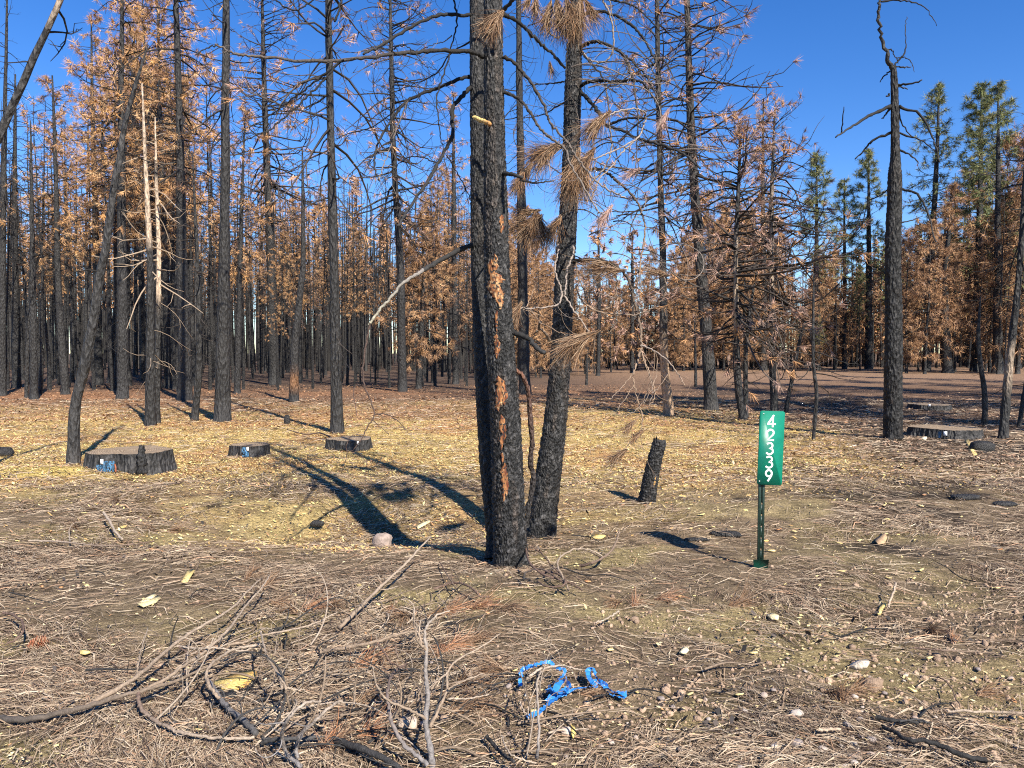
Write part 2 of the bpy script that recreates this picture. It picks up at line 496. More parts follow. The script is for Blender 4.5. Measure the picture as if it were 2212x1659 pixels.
def tree_geom(path, rad, kind, rng, detail=1.0, sides=10, t0=0.42, Lmax=1.9, nb=70, tuft=0.24, blade=0.0075, nbl=20, low_dead=8, tint=CHAR, keep=1.0, tip_pale=None, t1=0.99):
    """Trunk and crown meshes for a path (base to tip) with radii; crown = limbs, twigs and needle tufts."""
    path = np.asarray(path, float); rad = np.asarray(rad, float)
    seg = np.concatenate([[0], np.cumsum(np.linalg.norm(np.diff(path, axis=0), axis=1))]); H = seg[-1]
    rows = int(max(14, 26 * detail))
    t = np.linspace(0, 1, rows) ** 1.15
    P = np.stack([np.interp(t * H, seg, path[:, k]) for k in range(3)], -1)
    Rr = np.interp(t * H, seg, rad)
    Rr[0] *= 1.25; Rr[1] *= 1.06
    P[0, 2] -= 0.15
    tr = MB()
    cc = np.tile(tint, (rows, 1)) * rng.uniform(0.8, 1.3, (rows, 1))
    if tip_pale is not None:
        a, b, pc = tip_pale
        m = sst(a - 0.04, a, t) * (1 - sst(b, b + 0.05, t)) * (rng.random(rows) < 0.93)
        cc = mixc(cc, pc, m)
    tr.tube(P, Rr, sides, cc)
    Vt = tr.V[0]; ax = np.repeat(P, sides, 0)
    Vt += (Vt - ax) * (rng.uniform(-0.13, 0.13, len(Vt)))[:, None]
    cr = MB()
    tp, td, tl, tcol = [], [], [], []
    tw, twr, twc = [], [], []

    def point(u):
        return np.array([np.interp(u * H, seg, path[:, k]) for k in range(3)])

    def limb(u, L, elev, az, thick, twigs, tufts, dead=False):
        p0 = point(u); d = np.array([math.cos(az) * math.cos(elev), math.sin(az) * math.cos(elev), math.sin(elev)])
        n = 5 if L > 0.6 else 4
        Q = [p0]; bend = rng.normal(0, 0.15 if kind in ('sparse', 'bare', 'bare_pale', 'pale') else 0.09, 3); drop = -0.10 if not dead else -0.16
        for q in range(n):
            d = unit(d + bend + np.array([0, 0, drop if q < n * 0.6 else 0.16]) + rng.normal(0, 0.09, 3))
            Q.append(Q[-1] + d * L / n)
        Q = np.array(Q)
        rr = thick * np.linspace(1, 0.25, len(Q))
        g0 = BR_DARK; g1 = BR_GREY if kind in ("sparse", "bare_pale") else BR_DARK * 1.8
        if kind == "pale":
            g0 = PALE * 0.7; g1 = PALE
        w = np.linspace(0, 1, len(Q))[:, None] * rng.uniform(0.4, 1.0)
        cr.tube(Q, rr, 3, g0 * (1 - w) + g1 * w, 0, cap=False)
        ends = [(Q[-1], d, 1.0)]
        for q in range(twigs):
            s = rng.uniform(0.3, 0.98); q0 = min(len(Q) - 2, int(s * (len(Q) - 1))); a = Q[q0] + (Q[q0 + 1] - Q[q0]) * (s * (len(Q) - 1) - q0)
            base_d = unit(Q[min(len(Q) - 1, int(s * (len(Q) - 1)) + 1)] - Q[max(0, int(s * (len(Q) - 1)))])
            e = unit(base_d * 0.75 + rng.normal(0, 0.55, 3) + np.array([0, 0, 0.12]))
            l = L * rng.uniform(0.16, 0.36)
            mid = a + e * l * 0.5 + rng.normal(0, 0.03, 3); end = a + e * l + np.array([0, 0, l * rng.uniform(-0.1, 0.25)])
            tw.append((a, mid, end)); twr.append(thick); twc.append(g0 * 0.5 + g1 * 0.5)
            ends.append((end, e, 0.9))
        if tufts > 0:
            for (e, dd, sc) in ends:
                if rng.random() < tufts:
                    k = rng.integers(1, 3) if kind in ('bushy', 'green') else 1
                    for z in range(k):
                        tp.append(e - dd * (0.5 * z * tuft) + rng.normal(0, 0.03, 3)); td.append(dd); tl.append(tuft * sc * rng.uniform(0.75, 1.2))
                        f = (u - t0) / (1 - t0)
                        if kind == "green":
                            pal = GREENS if rng.random() < sst(0.12, 0.5, f + rng.normal(0, 0.08)) else BROWNS
                        elif kind == "sparse":
                            pal = PINKS
                        elif kind == "bushy":
                            pal = BROWNS
                        else:
                            pal = ORANGES
                        tcol.append(pal[rng.integers(len(pal))])
    for i in range(int(nb)):
        f = (i + rng.random()) / nb
        u = t0 + (t1 - t0) * f
        prof = (1 - f) ** 0.5 * (0.55 + 0.45 * sst(0, 0.15, f)) + 0.08
        L = Lmax * prof * (rng.uniform(0.35, 1.3) if kind != 'green' else rng.uniform(0.6, 1.15))
        elev = (-0.28 + 1.05 * f ** 1.4) + rng.normal(0, 0.16)
        az = rng.uniform(0, 2 * math.pi)
        th = max(0.007, 0.016 * L / 1.2 + 0.004)
        if kind in ("bare", "bare_pale", "pale"):
            limb(u, L * 0.9, elev - 0.1, az, th, int(rng.integers(1, 4) * keep), 0, True)
        else:
            dens = {"sparse": 0.38, "orange": 0.8, "bushy": 0.97, "green": 0.97}[kind]
            if kind == "green":
                dens = 0.97 if f > 0.25 else 0.6
            limb(u, L, elev, az, th, int(rng.integers(3, 7) if kind in ('bushy', 'green') else rng.integers(2, 6)), dens)
    for i in range(low_dead):
        limb(rng.uniform(0.12, t0), rng.uniform(0.25, 1.1), rng.uniform(-0.5, 0.25), rng.uniform(0, 6.28), rng.uniform(0.006, 0.012), int(rng.integers(0, 3)), 0, True)
    if tw:
        prisms(cr, np.array(tw), np.array(twr)[:, None] * np.array([[0.42, 0.3, 0.15]]), np.array(twc))
    if tp:
        sp = 0.55 if kind != "sparse" else 0.45
        blades(cr, np.array(tp), np.array(td), np.array(tl), np.array(tcol), nbl, blade, sp, 0.18, rng)
    return tr, cr


# ------------------------------------------------------------------ trees placed one by one
def px_path(pts, Y, dY=0.0):
    n = len(pts)
    return np.array([at(p[0], p[1], Y + dY * i / max(1, n - 1)) for i, p in enumerate(pts)])


def single_tree(pts, wid, kind, label, seed, dY=0.0, Y=None, name="burned_pine", group=None, **kw):
    base = gnd(*pts[0]) if Y is None else at(pts[0][0], pts[0][1], Y)
    Y = base[1]
    P = px_path(pts, Y, dY)
    rad = np.array(wid) * Y / FPX / 2
    n = 6
    S = smooth(np.hstack([P, rad[:, None]]), n)
    rng = np.random.default_rng(seed)
    tr, cr = tree_geom(S[:, :3], np.maximum(S[:, 3], 0.006), kind, rng, **kw)
    root = empty(name, base, label, "tree", group)
    tr.build("trunk", M_BARK, root, smooth_shade=True)
    if cr.n:
        cr.build("crown", [M_TWIG, M_NEEDLE], root)
    return root


ST = single_tree
ST([(480, 910), (483, 700), (486, 400), (489, 0), (493, -420), (496, -800)], [33, 27, 20, 14, 9, 3], "bare", "tall thick straight grey-black pine trunk right of the leaning pale-topped stems", 1, t0=0.36, nb=60, Lmax=1.5, low_dead=6)
ST([(728, 935), (724, 700), (716, 350), (709, 0), (703, -500)], [27, 22, 17, 13, 3], "sparse", "straight grey burned pine rising directly behind the small tagged stump", 2, t0=0.36, nb=80, Lmax=1.7, low_dead=6)
ST([(325, 920), (325, 740), (324, 553), (314, 350), (307, 180)], [22, 18, 13, 8, 3], "pale", "dark slim pine with bare pale top, one of two touching stems", 3, t0=0.45, nb=22, Lmax=1.1, low_dead=5, tip_pale=(0.55, 1.2, PALE))
ST([(339, 914), (341, 740), (343, 553), (338, 400), (335, 253)], [13, 11, 9, 7, 2], "pale", "thinner of two touching stems, cream barkless upper half with drooping limbs", 4, t0=0.42, nb=24, Lmax=1.4, low_dead=4, tip_pale=(0.42, 1.2, PALE * 1.1))
ST([(420, 908), (430, 786), (428, 620), (421, 450), (416, 330)], [16, 14, 9, 6, 2], "bare_pale", "slim burned pine leaning slightly beside the thick straight trunk", 5, t0=0.4, nb=30, Lmax=1.2, low_dead=10)
ST([(400, 865), (397, 700), (393, 553), (388, 267), (380, 0), (374, -250)], [29, 25, 21, 15, 10, 3], "orange", "thick burned pine with dense rusty crown behind the slim leaning stems", 6, t0=0.40, nb=100, Lmax=2.3, tuft=0.29, blade=0.0085, nbl=24)
ST([(265, 862), (265, 700), (263, 553), (262, 250), (264, 0), (265, -160)], [24, 22, 19, 13, 7, 3], "orange", "black burned pine with rusty needles standing behind the curved leaning trunk", 7, t0=0.42, nb=95, Lmax=2.2, tuft=0.29, blade=0.0085, nbl=24)
ST([(158, 1004), (160, 920), (163, 870), (180, 803), (200, 703), (217, 586), (230, 533), (240, 450), (248, 393), (258, 350), (267, 283), (283, 217), (303, 150), (320, 97)], [25, 24, 22, 21, 20, 17, 16, 15, 14, 13, 11, 9, 6, 2], "bare", "curved slender burned tree bending right beside the large tagged stump", 8, t0=0.6, nb=9, Lmax=0.6, low_dead=2, tint=CHAR * 1.5)
ST([(-190, 1075), (-150, 820), (-85, 540), (-35, 370), (0, 290), (62, 150), (130, 0), (190, -150)], [25, 24, 21, 19, 17, 14.5, 12, 8], "bare", "slanting bare trunk crossing the top left corner of the sky", 9, t0=0.62, nb=5, Lmax=0.9, low_dead=0, tint=CHAR * 1.7, tip_pale=(0.86, 0.9, PALE * 0.6))
ST([(5, 855), (5, 700), (6, 500), (10, 300), (14, 60), (16, -40)], [15, 14, 12, 9, 5, 2], "bare", "black straight pine at the very left edge of the picture", 10, t0=0.45, nb=70, Lmax=1.4)
ST([(36, 838), (34, 700), (32, 450), (33, 160)], [18, 16, 11, 3], "bare", "black bare-topped pine second from the left edge", 11, t0=0.38, nb=80, Lmax=1.8)
ST([(74, 863), (72, 720), (70, 553), (68, 380), (66, 260)], [16, 14, 10, 6, 2], "bare", "thin black pine standing before the dense stand near the left edge", 12, t0=0.4, nb=60, Lmax=1.2)
ST([(57, 860), (60, 730), (66, 600), (70, 480)], [8, 7, 5, 2], "bare", "very thin black sapling close beside a thin pine near left edge", 13, t0=0.4, nb=30, Lmax=0.7)
ST([(142, 852), (132, 720), (124, 553), (120, 360), (113, 163)], [17, 15, 12, 8, 3], "orange", "burned pine with narrow rusty top, left of the curved leaning tree", 14, t0=0.48, nb=75, Lmax=1.4, tuft=0.26)
ST([(213, 832), (211, 700), (207, 500), (200, 250), (197, 30)], [19, 17, 13, 8, 2], "orange", "burned pine with tall narrow rusty spire behind the curved leaning tree", 15, t0=0.46, nb=90, Lmax=1.6, tuft=0.28)
ST([(363, 838), (360, 700), (355, 500), (345, 200), (338, -60)], [15, 14, 11, 7, 2], "orange", "rusty-crowned pine right behind the two touching stems", 16, t0=0.40, nb=95, Lmax=2.0, tuft=0.3)
ST([(512, 850), (516, 700), (522, 450), (530, 230)], [14, 12, 8, 2], "orange", "slim pine with brown needles just right of the thick straight trunk", 17, t0=0.42, nb=65, Lmax=1.4, tuft=0.26)
ST([(593, 832), (588, 650), (580, 440), (573, 267), (566, 0), (563, -120)], [23, 20, 16, 12, 6, 3], "sparse", "burned pine with thin pinkish upper crown between the two grey trunks", 18, t0=0.36, nb=170, Lmax=2.9, tuft=0.28)
ST([(635, 868), (637, 750), (650, 620), (655, 553), (653, 317)], [20, 17, 13, 11, 3], "bare", "crooked burned pine with a small orange scar low on its trunk", 19, t0=0.5, nb=26, Lmax=0.9, tip_pale=(0.075, 0.085, np.array([0.22, 0.11, 0.05])))
ST([(870, 846), (867, 700), (864, 553), (850, 333), (846, 150), (843, 0), (840, -160)], [19, 18, 15, 12, 9, 6, 3], "sparse", "burned pine with thin rusty crown left of the black triple trunk", 20, t0=0.34, nb=160, Lmax=2.7, tuft=0.28)
ST([(904, 840), (910, 720), (915, 600), (912, 470)], [14, 11, 8, 2], "bushy", "leaning young pine with a bushy pale orange crown behind the broken limb", 21, t0=0.22, nb=85, Lmax=1.9, tuft=0.29, blade=0.0085, nbl=24)
ST([(937, 827), (938, 700), (941, 560), (946, 400)], [12, 11, 8, 2], "orange", "slim rusty pine partly hidden behind the bushy leaning young pine", 22, t0=0.3, nb=75, Lmax=1.4, tuft=0.28)
ST([(984, 830), (982, 650), (980, 400), (980, 200)], [13, 12, 8, 2], "orange", "slim rusty pine just left of the black triple trunk", 23, t0=0.36, nb=70, Lmax=1.3, tuft=0.26)
ST([(1134, 851), (1131, 700), (1128, 500), (1122, 200), (1120, 0), (1118, -200)], [25, 23, 20, 14, 10, 3], "bare", "straight dark trunk seen between the forks of the black foreground pines", 24, t0=0.45, nb=60, Lmax=1.5)
ST([(1445, 898), (1434, 753), (1432, 553), (1427, 400), (1423, 233), (1419, 0), (1415, -260)], [22, 18, 15, 13, 11, 9, 3], "sparse", "burned pine with peeled tan bark at its foot behind the snapped stub", 25, t0=0.36, nb=120, Lmax=1.8, tip_pale=(0.02, 0.12, np.array([0.36, 0.24, 0.15])), tint=CHAR * 1.3)
ST([(1538, 885), (1526, 720), (1512, 553), (1494, 300), (1484, 0), (1478, -320)], [29, 25, 22, 17, 12, 3], "sparse", "tall grey burned pine leaning left above the green number sign", 26, t0=0.34, nb=150, Lmax=2.1, tint=CHAR * 1.5)
ST([(1607, 907), (1597, 853), (1592, 753), (1589, 553), (1597, 366), (1598, 263)], [17, 15, 12, 10, 7, 2], "sparse", "dead pine with pale mid trunk and thin pink crown beside a leaning stem", 27, t0=0.26, nb=140, Lmax=2.2, tuft=0.26, tip_pale=(0.32, 0.6, PALE * 0.75))
ST([(1611, 905), (1611, 753), (1621, 666), (1634, 586)], [11, 9, 7, 2], "bare", "thin black stem leaning right from the foot of a dead pine", 28, t0=0.5, nb=12, Lmax=0.7)
ST([(1672, 888), (1667, 720), (1667, 553), (1667, 420), (1670, 333), (1673, 230)], [16, 13, 10, 8, 6, 2], "sparse", "dead pine with whitish upper trunk and bare curling limbs above the sign", 29, t0=0.28, nb=130, Lmax=2.2, tip_pale=(0.36, 0.7, PALE * 0.8), tuft=0.22)
ST([(1697, 890), (1714, 803), (1731, 720), (1743, 690)], [9, 8, 6, 2], "bare", "thin black sapling leaning to the right behind the sign", 30, t0=0.4, nb=8, Lmax=0.6, low_dead=2)
ST([(1757, 950), (1764, 853), (1757, 786), (1757, 653), (1758, 590)], [7, 8, 7, 5, 2], "bare", "thin kinked black sapling between the sign and the black snag", 31, t0=0.35, nb=16, Lmax=0.8, low_dead=3)
ST([(2126, 918), (2127, 853), (2114, 753), (2115, 686), (2118, 640)], [12, 11, 9, 6, 2], "bare", "thin black burned stem at the end of the wide sawn stump", 32, t0=0.4, nb=9, Lmax=0.5, low_dead=1)
ST([(2167, 946), (2177, 820), (2190, 703), (2204, 553), (2214, 380), (2222, 240)], [19, 17, 14, 11, 8, 3], "bare", "black leaning trunk near the right edge with curling upper limbs", 33, t0=0.45, nb=30, Lmax=1.2, tip_pale=(0.18, 0.26, PALE * 0.6))
ST([(2201, 922), (2212, 850), (2224, 760), (2235, 640)], [9, 8, 6, 2], "bare", "thin black stem leaning out of the picture at the right edge", 34, t0=0.5, nb=8, Lmax=0.5, low_dead=1)
ST([(1267, 832), (1268, 760), (1268, 690)], [6, 5, 2], "bushy", "short dead sapling standing alone in the clearing right of the triple trunk", 35, t0=0.45, nb=10, Lmax=0.35, tuft=0.15, low_dead=1)
ST([(1503, 836), (1502, 760), (1500, 690)], [7, 5, 2], "bare", "small black sapling left of the tall leaning grey pine", 36, t0=0.3, nb=14, Lmax=0.5, low_dead=1)
# farther trees with an outline of their own
ST([(1764, 800), (1764, 600), (1764, 333)], [15, 11, 2], "green", "pointed green-topped pine, leftmost of the green ones", 41, t0=0.30, nb=120, Lmax=2.6, tuft=0.55, blade=0.016, nbl=14, low_dead=10)
ST([(1824, 797), (1824, 620), (1824, 385)], [10, 8, 2], "green", "smallest green pine, standing between two taller green ones", 42, t0=0.32, nb=95, Lmax=2.2, tuft=0.48, blade=0.016, nbl=13, low_dead=6)
ST([(1876, 797), (1877, 600), (1876, 320)], [17, 12, 2], "green", "narrow green pine just left of the black snag", 43, t0=0.26, nb=130, Lmax=2.4, tuft=0.52, blade=0.016, nbl=14, low_dead=8)
ST([(2001, 801), (2008, 600), (2022, 380), (2029, 177)], [16, 14, 10, 2], "green", "tall dark green pine with blackened lower limbs right of the snag", 44, t0=0.34, nb=140, Lmax=2.9, tuft=0.5, blade=0.016, nbl=12, low_dead=45)
ST([(2047, 806), (2040, 640), (2050, 500), (2057, 395)], [22, 15, 8, 2], "bushy", "pine with a rust brown spire in front of the tall green pines", 45, t0=0.16, nb=110, Lmax=1.9, tuft=0.46, blade=0.013, nbl=13)
ST([(2106, 803), (2112, 600), (2118, 380), (2121, 180)], [17, 14, 10, 2], "green", "broad pine with green top and rusty lower crown near the right edge", 46, t0=0.16, nb=160, Lmax=3.0, tuft=0.55, blade=0.016, low_dead=6)
ST([(2154, 807), (2155, 600), (2156, 380), (2156, 177)], [20, 15, 9, 2], "green", "tall green-topped pine closest to the right edge", 47, t0=0.38, nb=110, Lmax=2.4, tuft=0.52, blade=0.016, nbl=13, low_dead=14)
ST([(1649, 800), (1650, 600), (1648, 400), (1649, 213)], [14, 11, 8, 2], "orange", "tall dead pine with a faint rusty pointed tip behind the whitish trunk", 48, t0=0.2, nb=110, Lmax=2.6, tuft=0.5, blade=0.012, nbl=10)
ST([(1292, 812), (1294, 640), (1292, 475)], [9, 8, 2], "sparse", "narrow dead pine spire low on the skyline right of the triple trunk", 49, t0=0.2, nb=80, Lmax=2.0, tuft=0.45, blade=0.03)
ST([(1365, 806), (1366, 640), (1366, 500)], [9, 8, 2], "sparse", "narrow dead pine spire low on the skyline left of the peeled pine", 50, t0=0.2, nb=80, Lmax=2.2, tuft=0.45, blade=0.03)

# black snag with a crooked leader
SNB = gnd(1930, 949); SNY = SNB[1]
snag = empty("burned_snag", SNB, "thick black snag with crooked leader and stubby limbs right of the sign", "tree")


def c3(x, y):
    return (1474.6 + x / 3.0, y / 3.0)


def traced(mb, pts, Y0, Y1, w0, w1, col0, col1, n=6, sides=6, slot=0, rough=0.0, rng=R):
    """A limb through picture points, its depth running from Y0 to Y1; widths in picture units."""
    m = len(pts)
    P = np.array([at(p[0], p[1], Y0 + (Y1 - Y0) * i / max(1, m - 1)) for i, p in enumerate(pts)])
    S = smooth(P, n)
    k = len(S)
    w = np.linspace(w0, w1, k) * (Y0 + Y1) / 2 / FPX / 2
    if rough:
        S = S + rng.normal(0, rough, S.shape)
        w = w * rng.uniform(0.85, 1.2, k)
    t = np.linspace(0, 1, k)[:, None] ** 1.8
    cc = np.asarray(col0)[None] * (1 - t) + np.asarray(col1)[None] * t
    mb.tube(S, w, sides, cc, slot)
    return S


def bark_trunk(pts, widths, Y0, Y1, seed, rows=220, sides=40, tint=CHAR, amp=0.09, vstretch=0.35):
    """A big trunk whose bark plates are real relief."""
    m = len(pts)
    P = np.array([at(p[0], p[1], Y0 + (Y1 - Y0) * i / (m - 1)) for i, p in enumerate(pts)])
    rad = np.array(widths) * Y0 / FPX / 2
    S = smooth(np.hstack([P, rad[:, None]]), 12)
    seg = np.concatenate([[0], np.cumsum(np.linalg.norm(np.diff(S[:, :3], axis=0), axis=1))])
    t = np.linspace(0, seg[-1], rows)
    Q = np.stack([np.interp(t, seg, S[:, k]) for k in range(4)], -1)
    mb = MB(); mb.tube(Q[:, :3], Q[:, 3], sides, tint)
    V = mb.V[0]; ax = np.repeat(Q[:, :3], sides, 0); r = np.repeat(Q[:, 3], sides)
    th = np.tile(np.arange(sides) * 2 * math.pi / sides, rows); tt = np.repeat(t, sides)
    # plates: cells stretched along the trunk (cyclic round it)
    rng = np.random.default_rng(seed)
    r0 = rad.mean()
    u, v = th * r0, tt * vstretch
    cell = 0.0125
    nu = max(6, int(round(2 * math.pi * r0 / cell))); cu = 2 * math.pi * r0 / nu
    iu, iv = np.floor(u / cu), np.floor(v / cell)
    d1 = np.full(len(V), 9.0); d2 = np.full(len(V), 9.0); idv = np.zeros(len(V))
    for a in (-1, 0, 1):
        for b in (-1, 0, 1):
            ju, jv = iu + a, iv + b
            hu = np.mod(ju, nu)
            px = (ju + hash2(hu, jv, seed)) * cu; py = (jv + hash2(hu, jv, seed + 5)) * cell
            d = np.hypot(u - px, v - py)
            up = d < d1
            d2 = np.where(up, d1, np.minimum(d2, d)); idv = np.where(up, hash2(hu, jv, seed + 9), idv); d1 = np.where(up, d, d1)
    ridge = sst(0.0, 0.55, (d2 - d1) / cell)
    disp = amp * (ridge - 0.7) * (.5 + vn(th * 3, tt * 9, seed + 31)) + 0.05 * (idv - 0.5) + 0.10 * (vn(th * 1.0, tt * 1.3, seed + 3) - 0.5)
    low = np.clip(1 - tt / 0.25, 0, 1) ** 2
    disp = disp + low * (0.12 + 0.14 * np.sin(th * 3 + seed))
    V += (V - ax) * disp[:, None]
    shade = (0.35 + 3.6 * idv ** 4)[:, None]
    brown = (vn(th * 2, tt * 4, seed + 20) > 0.70)[:, None]
    base = np.where(brown, tint * np.array([1.25, 1.05, 0.9]), tint)
    mb.C[0] = base * shade * (0.45 + 0.65 * ridge)[:, None]
    return mb, Q


tm, snQ = bark_trunk([(1929, 958), (1930, 760), (1929, 553), (1932, 430), (1933, 372), (1934, 330), (1932, 183), (1929, 142)], [40, 36, 33, 30, 27, 19, 15, 12], SNY, SNY, 301, 200, 26, CHAR * 0.75, 0.10, 0.25)
traced(tm, [(1930, 150), (1917, 127), (1904, 73), (1896, 33), (1901, 0), (1906, -40)], SNY, SNY - .2, 10, 4, CHAR, CHAR * 2.5, rough=0.012)
tm.build("trunk", M_BARK, snag, smooth_shade=True)
for pts, w0, w1, dY in [
    ([(1350, 690), (1270, 720), (1190, 760), (1090, 825), (990, 890)], 9, 3, -.5), ([(1030, 860), (1038, 780), (1045, 690)], 3, 1.5, -.5),
    ([(1350, 860), (1240, 905), (1180, 970), (1115, 1035)], 6, 2.5, .3), ([(1400, 690), (1530, 740), (1610, 860), (1640, 950), (1670, 1060)], 6, 2, -.3),
    ([(1400, 700), (1420, 800), (1490, 890)], 4, 2, .3), ([(1400, 860), (1560, 920), (1640, 980)], 4, 1.5, .4),
    ([(1400, 970), (1470, 1000), (1530, 1060)], 5, 2, -.3), ([(1400, 1220), (1520, 1260), (1590, 1380), (1640, 1570)], 6, 2.5, -.6),
    ([(1385, 550), (1470, 545), (1555, 520)], 5, 3, -.3), ([(1380, 430), (1440, 436), (1480, 435)], 3.5, 2, .2),
    ([(1345, 460), (1300, 500), (1280, 530)], 3.5, 2, .2), ([(1375, 415), (1420, 370), (1445, 310), (1440, 180), (1455, 110)], 4, 1.2, .1),
    ([(1290, 10), (1400, 0), (1500, 15), (1580, 60), (1650, 165)], 4, 1.2, .3), ([(1345, 700), (1320, 740), (1290, 770)], 5, 3, .1), ([(1390, 560), (1420, 566), (1460, 575)], 4, 2, .1),
    ([(1340, 610), (1325, 625)], 4, 3, 0), ([(1325, 320), (1360, 330), (1385, 380), (1400, 410)], 3, 1.5, .1), ([(1390, 380), (1450, 375), (1490, 420), (1500, 470)], 2.4, 1, -.2),
    ([(1350, 1210), (1290, 1260), (1200, 1300)], 4, 1.5, .4), ([(1400, 1440), (1480, 1430), (1560, 1400)], 4, 1.5, .5)]:
    m = MB(); traced(m, [c3(*p) for p in pts], SNY, SNY + dY, w0, w1, CHAR * .8, CHAR * 2.2, rough=0.006); m.build("branch", M_TWIG, snag)

# trees outside the frame on the right, whose crowns shade the black strip of ground
# ------------------------------------------------------------------ the burned stand: shared meshes, one object a tree
VAR = {}


def variant(kind, H, r0, seed, **kw):
    rng = np.random.default_rng(seed)
    n = 9
    z = np.linspace(0, H, n)
    wob = np.cumsum(rng.normal(0, 0.05, (n, 2)), 0); wob -= wob[0]
    P = np.column_stack([wob, z])
    rr = r0 * (1 - 0.93 * np.linspace(0, 1, n) ** 0.9)
    tr, cr = tree_geom(P, rr, kind, rng, **kw)
    a = tr.mesh("trunk", M_BARK, smooth_shade=True); b = cr.mesh("crown", [M_TWIG, M_NEEDLE])
    VAR.setdefault(kind, []).append((H, a, b))


for s in range(4):
    variant("bare", 15, 0.115, 500 + s, t0=0.36, nb=80, Lmax=1.4, low_dead=20, sides=8)
for s in range(4):
    variant("orange", 16, 0.13, 520 + s, t0=0.45, nb=80, Lmax=2.1, tuft=0.31, blade=0.009, nbl=22, low_dead=22, sides=8)
for s in range(3):
    variant("sparse", 16, 0.115, 540 + s, t0=0.4, nb=90, Lmax=1.8, tuft=0.25, blade=0.006, nbl=16, low_dead=18, sides=8)
for s in range(4):
    variant("bushy", 10, 0.12, 560 + s, t0=0.13, nb=95, Lmax=2.2, tuft=0.40, blade=0.013, nbl=14, low_dead=3, sides=8)
for s in range(3):
    variant("green", 18, 0.17, 580 + s, t0=0.26, nb=110, Lmax=2.4, tuft=0.55, blade=0.016, nbl=9, low_dead=12, sides=8)

SKX = [-150, 0, 60, 110, 160, 190, 215, 300, 450, 475, 560, 700, 800, 1000, 1080, 1120, 1250, 1300, 1400, 1460, 1530, 1600, 1690, 1725, 1765, 1830, 1876, 1930, 2029, 2075, 2120, 2212, 2380]
SKY = [170, 200, 210, 190, 200, 90, -20, -60, -20, 250, 330, 350, 340, 340, 360, 430, 520, 520, 530, 520, 400, 330, 380, 560, 470, 500, 440, 460, 300, 320, 260, 260, 220]
FRX = [-150, 0, 200, 450, 700, 900, 1050, 1200, 1320, 1500, 1800, 2100, 2380]
FRY = [25, 26, 27, 27, 30, 31, 33, 46, 58, 60, 58, 50, 44]
LOOK = {"bare": "slender black needleless pine", "orange": "burned pine with rusty dead needles", "sparse": "burned pine with thin pinkish-brown crown", "bushy": "bushy brown dead pine with low crown", "green": "distant pine still partly green"}
ZONES = [(-999, 60, "close to the left edge"), (60, 150, "left of the curved leaning tree"), (150, 240, "behind the curved leaning tree"), (240, 320, "left of the pale-topped stems"), (320, 400, "behind the pale-topped stems"),
         (400, 475, "just left of the thick grey trunk"), (475, 600, "just right of the thick grey trunk"), (600, 720, "left of the second grey trunk"), (720, 830, "just right of the second grey trunk"), (830, 940, "behind the broken pale-ended limb"),
         (940, 1060, "left of the black foreground trio"), (1060, 1200, "behind the black foreground trio"), (1200, 1340, "right of the black foreground trio"), (1340, 1480, "around the peeled tan-footed pine"), (1480, 1600, "behind the tall leaning grey pine"),
         (1600, 1720, "behind the number sign"), (1720, 1850, "between the sign and the snag"), (1850, 1980, "behind the black snag"), (1980, 2100, "right of the black snag"), (2100, 9999, "close to the right edge")]


def stand_txt(kind, px, Y):
    zone = next(t for a, b, t in ZONES if a <= px < b)
    f = Y - np.interp(px, FRX, FRY)
    row = "front row" if f < 7 else ("middle rows" if f < 20 else "rear rows")
    return LOOK[kind] + ", " + row + " " + zone, {"bare": "bare black pines", "orange": "rust-crowned pines", "sparse": "thin-crowned pines", "bushy": "bushy brown pines", "green": "partly green pines"}[kind] + ", " + row + " " + zone


placed = []
rng = np.random.default_rng(77)


def stand_tree(kind, x, y, H, sxy=1.0, txt=None):
    v = VAR[kind][rng.integers(len(VAR[kind]))]
    lab, grp = txt or stand_txt(kind, x / y * FPX + CX, y)
    root = empty("burned_pine" if kind != "green" else "green_pine", (x, y, gz1(x, y) - 0.05), lab, "tree", grp)
    s = H / v[0]
    root.scale = (s * sxy, s * sxy, s)
    root.rotation_euler = (rng.normal(0, 0.022), rng.normal(0, 0.022), rng.uniform(0, 6.28))
    for nm, me in (("trunk", v[1]), ("crown", v[2])):
        o = bpy.data.objects.new(nm, me); COL.objects.link(o); o.parent = root


def try_place(px0, px1, n, depth, probs, extra=(15, 240), minH=4.5, maxH=21):
    k = 0; tries = 0
    while k < n and tries < n * 30:
        tries += 1
        px = rng.uniform(px0, px1); Y = np.interp(px, FRX, FRY) + depth * rng.random() ** 1.25
        x = (px - CX) / FPX * Y
        if any((x - a) ** 2 + (Y - b) ** 2 < 0.8 for a, b in placed):
            continue
        top = np.interp(px, SKX, SKY) + rng.uniform(*extra)
        H = (763 - top) / FPX * Y + 1.45
        H = float(np.clip(H, minH, maxH))
        kind = rng.choice(list(probs), p=np.array(list(probs.values())) / sum(probs.values()))
        placed.append((x, Y)); k += 1
        stand_tree(str(kind), x, Y, H, rng.uniform(0.75, 1.1))


